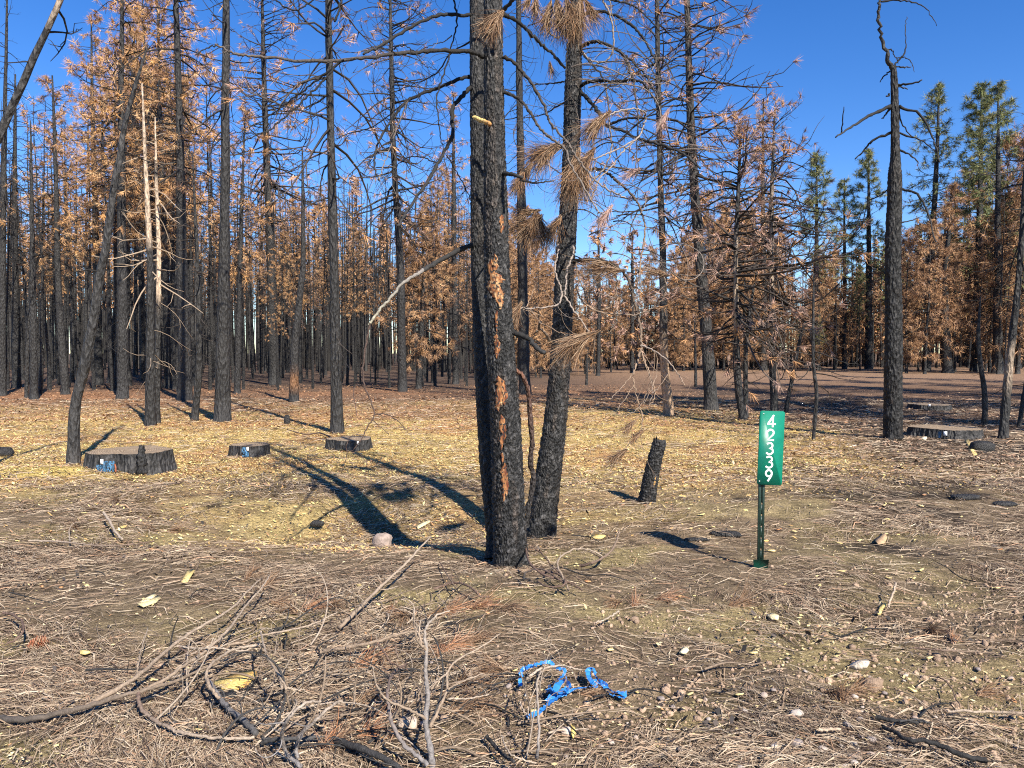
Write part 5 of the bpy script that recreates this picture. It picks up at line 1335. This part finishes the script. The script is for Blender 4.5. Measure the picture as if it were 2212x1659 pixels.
# brush pile: fine curved twigs heaped at the lower left and centre
rbp = np.random.default_rng(66)
BRUSH = [(560, 1420, 150, 70), (700, 1370, 120, 50), (800, 1480, 110, 80), (640, 1540, 110, 70), (900, 1560, 90, 60), (470, 1500, 120, 50), (860, 1330, 110, 40), (1130, 1600, 60, 40)]
for k in range(150):
    bx, by, sx_, sy_ = BRUSH[rbp.integers(len(BRUSH))]
    c_ = gnd(np.clip(rbp.normal(bx, sx_), 20, 1250), np.clip(rbp.normal(by, sy_), 1240, 1650)); L = rbp.uniform(.18, .55)
    a = rbp.normal(.75, .7); el = rbp.uniform(.0, .55); d = np.array([math.cos(a) * math.cos(el), math.sin(a) * math.cos(el), math.sin(el)])
    ax = unit(rbp.normal(size=3)); cur = rbp.uniform(.03, .42); P = [c_ + np.array([0, 0, .015])]
    for q in range(9):
        d = unit(d + np.cross(ax, d) * cur + np.array([0, 0, -.05])); p = P[-1] + d * L / 9
        p[2] = max(p[2], gz1(p[0], p[1]) + .012); P.append(p)
    S = smooth(P, 3); w_ = rbp.uniform(.0022, .0062); dk = k % 3 == 0
    cl = (CHAR * 2 if dk else (BRN if k % 3 == 1 else BRL)) * rbp.uniform(.7, 1.1)
    m = MB(); m.tube(S, np.linspace(w_, w_ * .45, len(S)), 6, cl); sprout(m, S, 3, (.04, .16), w_ * .45, cl, rbp, .0)
    nm = ["dark", "brown", "pale"][k % 3]
    tag(m.build("twig", M_TWIG, None, origin=c_), "thin curved " + nm + " twig heaped in the brush pile", "twig", "curved " + nm + " twigs of the brush pile")
# loose twigs
rtw = np.random.default_rng(55)
for k in range(46):
    px, py = rtw.uniform(30, 2190), 1120 + 520 * rtw.random() ** .8
    if k < 16:
        px, py = rtw.normal(640, 190), rtw.uniform(1330, 1640)
    c_ = gnd(px, py); a = rtw.normal(0, .9); L = rtw.uniform(.12, .42); dk = rtw.random() < .5
    P = [c_ + np.array([math.cos(a), math.sin(a), 0]) * L * (q - .5) + np.array([rtw.normal(0, .02), rtw.normal(0, .02), 0]) for q in (0, .35, .7, 1)]
    for p in P:
        p[2] = gz1(p[0], p[1]) + rtw.uniform(.012, .05)
    S = smooth(P, 5); m = MB(); w_ = rtw.uniform(.002, .0055)
    m.tube(S, np.linspace(w_, w_ * .5, len(S)), 6, (CHAR * 1.3 if dk else BRN) * rtw.uniform(.7, 1.2))
    sprout(m, S, 2, (.04, .12), w_ * .4, CHAR * 1.5 if dk else BRL, rtw, .02)
    tag(m.build("twig", M_TWIG, None, origin=c_), "small loose charred twig on the foreground litter" if dk else "small loose brown twig on the foreground litter", "twig", "loose charred twigs in the foreground" if dk else "loose brown twigs in the foreground")
# upright dead seedling
sb = gnd(*c8(592, 1645)); ys = sb[1]
seed_ = empty("dead_seedling", sb, "upright bare dead pine seedling with curved limbs in the centre foreground", "plant")
for i, (pts, w0, w1, d0, d1, ca, cb) in enumerate([
    (((592, 1650), (570, 1500), (547, 1350), (560, 1180), (547, 1050), (552, 900), (540, 800), (560, 730), (620, 670), (700, 640)), 14, 3, 0, .12, GRY, BRL),
    (((548, 885), (495, 840), (477, 740), (470, 640)), 6, 3, .06, .0, BRN, BRL), (((520, 860), (505, 790), (512, 700)), 5, 3, .05, .09, BRN, BRL),
    (((550, 1340), (420, 1270), (290, 1210), (225, 1110), (205, 1000)), 7, 3, .02, -.08, BRN, BRL),
    (((572, 1400), (640, 1260), (685, 1150), (690, 1040), (750, 960), (900, 880), (1030, 790)), 7, 2.5, .02, .3, BRN, BRL),
    (((690, 1210), (800, 1210), (880, 1200), (960, 1180)), 4, 2, .1, .2, BRL, BRL), (((580, 1150), (620, 1100), (690, 1040)), 5, 3, .06, .1, BRN, BRL), (((690, 1150), (780, 1100), (920, 1045)), 4, 2, .09, .2, BRN, BRL)]):
    m = MB(); S = traced(m, K(c8, *pts), ys + d0, ys + d1, w0, w1, ca, cb, 7, 8, rough=.0012)
    sprout(m, S, 2, (.03, .09), .0012, BRL, rf)
    m.build("stem" if i == 0 else "side_branch", M_TWIG, seed_, smooth_shade=True)
fallen("dark bowed stem arching left of the upright seedling", [(K(c8, (560, 1645), (480, 1570), (400, 1500), (330, 1370), (308, 1250), (302, 1150), (340, 1040), (430, 980)), 9, 4, GRY, DKB, [.0, .05, .16, .2, .16])], seed=29)

# ------------------------------------------------------------------ blue ribbon
rb = gnd(*c8(1380, 1210))
rib = empty("flagging_ribbon", rb, "crumpled bright blue flagging ribbon lying on the soil", "ribbon")
rrng = np.random.default_rng(3)
for pts, w, lift in [
    (((1160, 1130), (1163, 1075), (1168, 1030), (1215, 1005), (1270, 987), (1330, 972), (1385, 990)), 12, [.01, .05, .08, .10, .08]),
    (((1378, 1000), (1420, 1015), (1445, 1020), (1440, 1055), (1400, 1090), (1355, 1125), (1335, 1165)), 13, [.08, .09, .07, .05, .03]),
    (((1450, 1060), (1462, 1100), (1478, 1140), (1430, 1170), (1400, 1200), (1340, 1245), (1290, 1290), (1250, 1310), (1205, 1328)), 16, [.05, .06, .05, .04, .02, .01]),
    (((1340, 1150), (1375, 1165), (1420, 1165), (1465, 1150)), 20, [.04, .06, .05]), (((1330, 1235), (1370, 1190), (1400, 1130), (1440, 1085)), 20, [.02, .04, .05]),
    (((1375, 1215), (1440, 1180), (1500, 1150), (1560, 1137), (1620, 1135), (1665, 1128)), 11, [.02, .04, .03, .03]),
    (((1660, 1130), (1625, 1100), (1603, 1060), (1605, 1020), (1635, 1015), (1645, 1060), (1680, 1100), (1725, 1125)), 15, [.03, .05, .06, .04]),
    (((1700, 1115), (1730, 1150), (1765, 1165), (1810, 1175), (1850, 1185)), 19, [.04, .04, .03]), (((1640, 1085), (1680, 1120), (1720, 1160), (1760, 1190), (1830, 1200)), 10, [.03, .03, .02])]:
    P = np.array([gnd(*c8(*p), up=l + .006) for p, l in zip(pts, np.interp(np.linspace(0, 1, len(pts)), np.linspace(0, 1, len(lift)), lift))])
    S = smooth(P, 8); n_ = len(S); T = unit(np.gradient(S, axis=0))
    roll = np.cumsum(rrng.normal(0, .22, n_)) * .8 + rrng.uniform(-.6, .6)
    A = unit(np.cross(T, np.array([0, -.55, .83]))); B = np.cross(A, T)
    side = (A * np.cos(roll)[:, None] + B * np.sin(roll)[:, None]) * (.74 * w * rb[1] / FPX / 2)
    S = S + rrng.normal(0, .002, S.shape)
    fold = B * (rrng.normal(0, .003, n_))[:, None]
    V_ = np.concatenate([S - side, S + fold, S + side]); V_[:, 2] = np.maximum(V_[:, 2], gz(V_[:, 0], V_[:, 1]) + .004)
    i_ = np.arange(n_ - 1)
    Ff = np.concatenate([np.stack([i_, i_ + 1, n_ + i_ + 1, n_ + i_], -1), np.stack([n_ + i_, n_ + i_ + 1, 2 * n_ + i_ + 1, 2 * n_ + i_], -1)])
    m = MB(); m.add(V_, Ff, np.array([.035, .21, .60])); m.build("strip", M_RIBBON, rib)

# ------------------------------------------------------------------ pine cone, slabs, chips
pcp = gnd(*c7(240, 890), up=.0); rp = np.random.default_rng(2)
cone = empty("pine_cone", pcp, "red-brown pine cone lying among needles at left", "cone")
axd = unit(np.array([.85, .35, .18])); ex = unit(np.cross(axd, [0, 0, 1])); ey = np.cross(axd, ex); cc0 = pcp + np.array([0, 0, .03])
m = MB(); m.tube([cc0 - axd * .045, cc0 - axd * .02, cc0 + axd * .02, cc0 + axd * .045], [.008, .014, .012, .004], 7, (.10, .05, .03)); m.build("core", M_TWIG, cone)
for k in range(70):
    f = k / 70; a = k * 2.39996; rr_ = .032 * math.sin(math.pi * (.12 + .82 * f)) + .006
    d = ex * math.cos(a) + ey * math.sin(a); p = cc0 + axd * (-.042 + .085 * f); tdir = unit(d + axd * .45)
    s_ = unit(np.cross(tdir, axd)) * .0085; e = p + tdir * rr_
    m = MB(); cl = np.array([.34, .13, .07] if rp.random() < .6 else [.40, .26, .17]) * rp.uniform(.6, 1.2)
    up_ = unit(np.cross(s_, tdir)) * .002
    m.add([p - s_ * .4, p + s_ * .4, e + s_, e - s_, p - s_ * .4 + up_, p + s_ * .4 + up_, e + s_ + up_, e - s_ + up_], [[0, 1, 2, 3], [7, 6, 5, 4], [0, 4, 5, 1], [1, 5, 6, 2], [2, 6, 7, 3], [3, 7, 4, 0]], cl)
    m.build("scale", M_TWIG, cone)


def chip(pts, label, col, seed, th=.008, name="wood_chip", group=None, cat="wood", lift=.022, col2=None):
    """A split piece of wood with the given picture outline, lying on the litter."""
    rg = np.random.default_rng(seed)
    P = np.array([gnd(*p, up=lift) for p in pts]); c0 = P.mean(0); n_ = len(P)
    P[:, 2] = c0[2] + (P[:, 2] - c0[2]) * .6 + rg.normal(0, .003, n_)
    top = np.vstack([P, c0 + np.array([0, 0, th * .5])]); bot = np.vstack([P, c0]) - np.array([0, 0, th])
    V_ = np.vstack([top, bot]); f = []
    for i in range(n_):
        j = (i + 1) % n_
        f += [[n_, i, j], [2 * n_ + 1, n_ + 1 + j, n_ + 1 + i]]
    m = MB(); cc = np.tile(np.asarray(col, float), (len(V_), 1))
    if col2 is not None:
        cc[rg.random(len(V_)) < .45] = col2
    m.add(V_, f, cc * rg.uniform(.85, 1.15, (len(V_), 1)))
    m.F.append((np.array([[i, n_ + 1 + i, n_ + 1 + (i + 1) % n_, (i + 1) % n_] for i in range(n_)]), 0))
    return tag(m.build(name, M_WOOD, None, origin=c0), label, cat, group)


YEL = (.66, .50, .20)
chip(K(c7, (1375, 1105), (1440, 1080), (1560, 1035), (1640, 1022), (1662, 1035), (1655, 1070), (1600, 1110), (1530, 1150), (1450, 1145)), "large orange-yellow wood slab beside the long branch", (.62, .33, .09), 1, .012, "wood_slab", col2=(.60, .45, .16))
chip(K(c7, (1175, 450), (1185, 425), (1215, 380), (1250, 362), (1262, 385), (1235, 420), (1210, 455)), "leaf-shaped yellow wood chip lying alone at left", YEL, 2)
chip(K(c7, (890, 600), (940, 575), (1020, 540), (1045, 550), (1010, 580), (930, 612)), "long pale split wood piece at left, front of a pair", (.58, .48, .26), 3)
chip(K(c7, (905, 580), (960, 545), (1000, 530), (1010, 540), (960, 575)), "short pale split wood piece at left, rear of a pair", (.70, .58, .33), 4)
chip(K(c7, (515, 890), (535, 880), (580, 897), (585, 910), (550, 922), (520, 915)), "small yellow bark chip near the pine cone", YEL, 5)
chip(K(c8, (1488, 1430), (1490, 1380), (1500, 1360), (1515, 1400), (1518, 1440), (1502, 1465)), "yellow pointed chip below the blue ribbon", (.70, .52, .16), 6)
chip(K(c8, (490, 90), (520, 70), (570, 40), (575, 55), (530, 90), (495, 112)), "pale square-cut chip between the trunk shadows", (.72, .6, .34), 7)
chip(K(c8, (1620, 150), (1680, 138), (1715, 148), (1690, 165), (1620, 165)), "flat yellow chip right of the leaning trunk's foot", YEL, 8)
chip(K(c9, (1085, 985), (1130, 962), (1190, 948), (1212, 965), (1195, 990), (1130, 1000)), "bone-pale broken wood piece in the right foreground", (.55, .47, .37), 9, .016, lift=.02)
chip(K(c9, (0, 870), (30, 865), (40, 890), (20, 915), (-20, 910)), "bright pale chip between ribbon and signpost", (.75, .64, .40), 10)
chip(K(c9, (545, 665), (580, 655), (625, 672), (620, 690), (580, 690)), "curled pale chip on needles below the signpost", (.70, .58, .34), 11)
chip(K(c9, (1262, 655), (1280, 610), (1310, 590), (1322, 602), (1300, 625), (1285, 650)), "yellow splinter beside the fork-topped standing twig", YEL, 12)
chip(K(c9, (1245, 190), (1270, 150), (1310, 130), (1325, 165), (1310, 200), (1270, 205)), "tan bark flake above the signpost's right side", (.46, .31, .18), 13)
chip([(2084, 951), (2092, 949), (2100, 962), (2111, 979), (2103, 982), (2094, 970)], "split yellow stake beside the charred log end", YEL, 14, .02, "split_stake")
chip([(1988, 946), (1996, 940), (2003, 943), (2000, 950)], "white splinter left of the wide stump", (.75, .68, .5), 15)
rc = np.random.default_rng(31)
CH = ("yellow wood chip lying loose on the foreground litter", "loose yellow chips in the foreground")
for k in range(110):
    px, py = rc.uniform(10, 2200), 1090 + 500 * rc.random() ** 1.7
    if py > 1300 and rc.random() < .45:
        continue
    c_ = gnd(px, py); l = rc.uniform(.02, .065) * (1.2 if py < 1250 else .7); w = l * rc.uniform(.22, .5); a = rc.uniform(-.5, .5) if rc.random() < .7 else rc.uniform(0, 3.14)
    o8 = [(-1, -.5), (-.4, -1), (.5, -.8), (1, -.1), (.6, .8), (-.5, 1)]
    m = MB(); P = np.array([[c_[0] + (q[0] * l * math.cos(a) - q[1] * w * math.sin(a)) / 2 * rc.uniform(.8, 1.2), c_[1] + (q[0] * l * math.sin(a) + q[1] * w * math.cos(a)) / 2, 0] for q in o8])
    P[:, 2] = gz(P[:, 0], P[:, 1]) + .018 + rc.normal(0, .003, 6)
    V_ = np.vstack([P, P - np.array([0, 0, .006])])
    m.add(V_, [[0, 1, 2, 3], [0, 3, 4, 5], [9, 8, 7, 6], [11, 10, 9, 6]] + [[i, 6 + i, 6 + (i + 1) % 6, (i + 1) % 6] for i in range(6)], np.array([.66, .52, .24] if rc.random() < .8 else [.55, .28, .13]) * rc.uniform(.8, 1.15))
    tag(m.build("wood_chip", M_WOOD, None, origin=c_), CH[0], "wood", CH[1])
# pebbles at lower right
peb = []
for s in range(5):
    rg = np.random.default_rng(400 + s); ns, nr = 9, 6
    V_ = np.array([[math.cos(a) * math.cos(b), .8 * math.sin(a) * math.cos(b), .55 * math.sin(b)] for b in np.linspace(-1.4, 1.4, nr) for a in np.arange(ns) * 2 * math.pi / ns]) * (1 + rg.normal(0, .06, (ns * nr, 1)))
    i = np.arange(nr - 1)[:, None] * ns; j = np.arange(ns)[None]; k = (j + 1) % ns
    m = MB(); m.add(V_, np.stack([i + j, i + k, i + ns + k, i + ns + j], -1).reshape(-1, 4), np.array([[.50, .40, .33], [.44, .33, .26], [.56, .47, .40], [.36, .30, .27], [.60, .52, .45]][s]))
    m.F.append((np.array([[(nr - 1) * ns + q for q in range(ns)]]), 0))
    peb.append(m.mesh("pebble", M_STONE, smooth_shade=True))
for k in range(150):
    if k < 100:
        px, py = c9(rc.normal(1100, 330), 1700 - abs(rc.normal(0, 190)))
    else:
        px, py = rc.uniform(300, 2200), rc.uniform(1420, 1655)
    if not (0 < px < 2212 and py < 1668):
        continue
    p = gnd(px, py); o = bpy.data.objects.new("pebble", peb[rc.integers(5)]); COL.objects.link(o)
    s = rc.uniform(.006, .017) if k % 9 else rc.uniform(.018, .028)
    o.location = (p[0], p[1], p[2] + .004 + s * .3); o.scale = (s, s, s * rc.uniform(.7, 1)); o.rotation_euler = (rc.normal(0, .2), rc.normal(0, .2), rc.uniform(0, 6.28))
    tag(o, "small rounded beige pebble lying in the foreground soil", "pebble", "pebbles in the foreground soil")

# dead needle bunches on the ground
TF = ("bunch of dead brown pine needles lying in the foreground", "needle bunches on the foreground ground")
rt = np.random.default_rng(71)
RUST = np.array([[.46, .20, .09], [.40, .22, .13], [.34, .20, .13], [.50, .32, .2], [.22, .12, .08]])
GT = [(c8(330, 640), -1.2, .17, RUST), (c8(420, 690), -2.0, .16, NEEDLE_TAN), (c8(590, 680), .3, .16, NEEDLE_TAN), (c8(660, 660), .2, .2, RUST), (c8(640, 880), -1.5, .15, RUST), (c8(100, 1010), .4, .18, RUST), (c8(200, 990), .2, .16, NEEDLE_TAN),
      (c8(700, 900), .5, .17, RUST), (c8(850, 850), .6, .18, NEEDLE_TAN), (c8(1050, 640), -.2, .2, NEEDLE_TAN), (c8(880, 630), .1, .2, RUST), (c8(1790, 600), -2.2, .16, NEEDLE_TAN), (c8(1900, 610), 1.2, .14, RUST), (c8(2080, 570), 0., .17, RUST),
      (c7(1990, 640), .1, .2, RUST), (c7(1900, 660), 2.8, .15, NEEDLE_TAN), (c7(2150, 620), -.8, .2, NEEDLE_TAN), (c7(1600, 440), 1.5, .2, NEEDLE_TAN), (c7(1720, 500), 1.3, .2, NEEDLE_TAN), (c7(500, 110), -1.4, .2, NEEDLE_TAN), (c7(980, 110), -1.0, .22, NEEDLE_TAN),
      ((255, 1085), -1.3, .24, NEEDLE_TAN), ((370, 1150), .2, .2, NEEDLE_TAN), (c8(150, 1460), .2, .14, RUST), (c8(120, 1250), .8, .15, NEEDLE_TAN), (c8(800, 1120), 0, .16, NEEDLE_TAN), (c8(900, 1050), -.3, .18, NEEDLE_TAN), (c8(1020, 1040), 2.9, .18, NEEDLE_TAN),
      (c9(1600, 780), -1.6, .16, NEEDLE_TAN), (c9(960, 1200), -1.5, .14, NEEDLE_TAN), (c9(1030, 1230), 1.2, .12, NEEDLE_TAN), (c9(1750, 840), .9, .1, RUST), (c9(350, 610), .3, .2, NEEDLE_TAN), (c9(1100, 1180), .2, .15, NEEDLE_TAN), (c9(1950, 1180), .5, .16, NEEDLE_TAN),
      (c7(1750, 620), .4, .18, NEEDLE_TAN), (c7(2100, 1560), 1.5, .15, RUST), (c7(2190, 1500), 1.2, .15, NEEDLE_TAN), (c8(760, 1300), .1, .17, NEEDLE_TAN), (c8(950, 1260), 3.0, .17, NEEDLE_TAN), (c8(1600, 1190), 0, .14, NEEDLE_TAN)]
for (p2, a, L, pal) in GT:
    b = gnd(*p2); b = b + np.array([0, 0, .012]); m = MB()
    needles(m, b, np.array([math.cos(a), math.sin(a), .28]), L, 110, .38, .5, rt, .0012, pal, floor=True)
    tag(m.build("needle_bunch", M_NEEDLE, None, origin=b), TF[0], "needles", TF[1])

# ------------------------------------------------------------------ litter, chips, clods (uncountable)
rl = np.random.default_rng(808)


def scatter(n, y0, y1, power=1.0):
    Y = y0 * (y1 / y0) ** (rl.random(n) ** power)
    x = rl.uniform(-.74, .74, n) * Y
    return x, Y


def needle_field(n, y0, y1, L0, L1, wid, keepf, name, label, lift=.022):
    x, y = scatter(n, y0, y1)
    k = rl.random(n) < keepf(x, y); x, y = x[k], y[k]; n = len(x)
    a = 2.4 * (fbm(x * .8, y * .8, 14, 2) - .45) * 2 + 1.6 * (vn(x * 3.5, y * 3.5, 15) - .5) + rl.normal(0, .45, n)
    odd = rl.random(n) < .25; a[odd] = rl.uniform(0, 6.28, odd.sum())
    l = rl.uniform(L0, L1, n); bow = rl.normal(0, .16, n) * l
    dx, dy = np.cos(a), np.sin(a)
    pts = []
    arch = np.abs(rl.normal(0, lift * .6, n))
    heap = .012 * sst(.45, .75, vn(x * 2.6, y * 2.6, 18))
    for s, hgt in ((-.5, 0), (0, 1), (.5, .25)):
        X_ = x + dx * l * s - dy * bow * (1 - 4 * s * s); Y_ = y + dy * l * s + dx * bow * (1 - 4 * s * s)
        pts.append(np.column_stack([X_, Y_, gz(X_, Y_) + .003 + heap * rl.uniform(.3, 1, n) + arch * hgt]))
    tilt = rl.uniform(-.9, .9, n)
    w = wid * np.clip(rl.lognormal(-.1, .4, n), .45, 2.2) * (1 + .10 * np.maximum(y - 4, 0))
    sd = np.column_stack([-dy * np.cos(tilt), dx * np.cos(tilt), np.sin(tilt)]) * w[:, None]
    V_ = np.stack([pts[0] - sd, pts[0] + sd, pts[1] + sd, pts[1] - sd, pts[2] + sd * .6, pts[2] - sd * .6], 1).reshape(-1, 3)
    i = np.arange(n)[:, None] * 6
    F_ = np.concatenate([i + np.array([[0, 1, 2, 3]]), i + np.array([[3, 2, 4, 5]])])
    pal = np.array([[.44, .345, .245], [.35, .26, .18], [.26, .185, .125], [.17, .12, .085], [.50, .41, .30], [.07, .047, .037], [.44, .27, .17]])
    C_ = pal[rl.choice(len(pal), n, p=[.18, .23, .20, .15, .07, .13, .04])] * rl.uniform(.8, 1.15, (n, 1))
    m = MB(); m.add(V_, F_, np.repeat(C_, 6, 0))
    return tag(m.build(name, M_NEEDLE), label, "needles", None, "stuff")


keep_near = lambda x, y: (1 - sst(.3, .5, bump(x, y, -5.55, 8.85, .75, .42))) * np.clip(.16 + .95 * litter_mask(x, y) - .5 * olive_mask(x, y), .08, 1) * (1 - .75 * clod_mask(x, y))
needle_field(150000, 2.45, 8.5, .09, .21, .00125, keep_near, "needle_litter", "loose brown pine needles strewn over the near ground")
needle_field(46000, 8.0, 24, .12, .30, .0021, lambda x, y: np.clip(.9 - .5 * saw_mask(x, y), .1, 1), "needle_litter", "loose brown needles and fine twigs over the farther ground", .03)


def flake_field(n, y0, y1, keepf, size, pal, prob, name, label, cat, asp=(.2, .6), tilt=.35):
    x, y = scatter(n, y0, y1)
    k = rl.random(n) < keepf(x, y); x, y = x[k], y[k]; n = len(x)
    l = size * np.clip(rl.lognormal(0, .5, n), .3, 2.2); w = l * rl.uniform(*asp, n); a = rl.normal(0, .7, n) + 3.14 * (rl.random(n) < .5)
    t1, t2 = rl.normal(0, tilt, n), rl.normal(0, tilt, n)
    u = np.column_stack([np.cos(a), np.sin(a), t1]) * (l / 2)[:, None]; v = np.column_stack([-np.sin(a), np.cos(a), t2]) * (w / 2)[:, None]
    c_ = np.column_stack([x, y, gz(x, y) + .006 + np.abs(t1) * l * .4 + .012 * rl.random(n)])
    V_ = np.stack([c_ - u, c_ - v - u * rl.uniform(-.4, .4, (n, 1)), c_ + u, c_ + v + u * rl.uniform(-.4, .4, (n, 1))], 1).reshape(-1, 3)
    C_ = np.asarray(pal)[rl.choice(len(pal), n, p=prob)] * rl.uniform(.75, 1.15, (n, 1))
    m = MB(); m.add(V_, np.arange(4 * n).reshape(-1, 4), np.repeat(C_, 4, 0))
    return tag(m.build(name, M_NEEDLE), label, cat, None, "stuff")


flake_field(400000, 5.6, 25, lambda x, y: np.clip(saw_mask(x, y) ** 1.15, 0, 1),   .0205, [(.64, .51, .20), (.62, .38, .145), (.54, .42, .20), (.46, .25, .13), (.72, .60, .30), (.12, .075, .045)], [.30, .24, .18, .14, .06, .08], "chip_litter", "yellow and orange sawdust chips carpeting the middle ground", "wood chips")
flake_field(80000, 14, 34, lambda x, y: .75 * (1 - sst(3, 8, x)) * (1 - .6 * saw_mask(x, y)), .045, [(.36, .19, .10), (.27, .14, .078), (.42, .26, .14), (.11, .07, .05)], [.4, .25, .2, .15], "bark_litter", "reddish bark flakes and fallen needles behind the chips", "bark")
flake_field(26000, 2.5, 9, lambda x, y: np.clip(.15 + .9 * olive_mask(x, y), 0, 1), .012, [(.62, .50, .24), (.52, .42, .22), (.66, .56, .34), (.45, .25, .12)], [.4, .3, .2, .1], "sawdust_flakes", "fine pale sawdust flakes on the near ground", "sawdust")
flake_field(14000, 2.5, 12, lambda x, y: .8 * sst(.35, .6, fbm(x * 1.3, y * 1.3, 120, 2)), .016, [(.03, .027, .025), (.06, .05, .045), (.10, .08, .07)], [.5, .3, .2], "charcoal_bits", "small black charcoal bits scattered over the ground", "charcoal", (.35, .9), .6)
flake_field(40000, 9, 30, lambda x, y: sst(2.5, 5, x), .04, [(.36, .23, .15), (.24, .15, .10), (.46, .33, .22), (.05, .04, .035), (.14, .09, .06)], [.3, .25, .15, .15, .15], "bark_litter", "brown bark flakes over the ground right of the sign", "bark")
# clods of soil
x, y = scatter(15000, 2.45, 6.0); k = rl.random(len(x)) < np.clip(clod_mask(x, y) * 1.25, .10, 1); x, y = x[k], y[k]; n = len(x)
ico = np.array([[0, 0, 1], [.89, 0, .45], [.28, .85, .45], [-.72, .53, .45], [-.72, -.53, .45], [.28, -.85, .45], [.72, .53, -.45], [-.28, .85, -.45], [-.89, 0, -.45], [-.28, -.85, -.45], [.72, -.53, -.45], [0, 0, -1]])
icf = np.array([[0, 1, 2], [0, 2, 3], [0, 3, 4], [0, 4, 5], [0, 5, 1], [1, 6, 2], [2, 7, 3], [3, 8, 4], [4, 9, 5], [5, 10, 1], [6, 7, 2], [7, 8, 3], [8, 9, 4], [9, 10, 5], [10, 6, 1]])
s = .0055 * rl.lognormal(0, .5, n)
V_ = np.stack([x, y, gz(x, y) + s * .3], -1)[:, None, :] + ico[None] * s[:, None, None] * rl.uniform(.65, 1.35, (n, 12, 1)) * np.array([1, 1, .8])
F_ = (np.arange(n)[:, None, None] * 12 + icf[None]).reshape(-1, 3)
C_ = np.array([.36, .255, .18]) * rl.uniform(.7, 1.3, (n, 1))
m = MB(); m.add(V_.reshape(-1, 3), F_, np.repeat(C_, 12, 0))
tag(m.build("soil_crumbs", M_SOIL), "crumbly clods of dug brown soil in the foreground", "soil", None, "stuff")
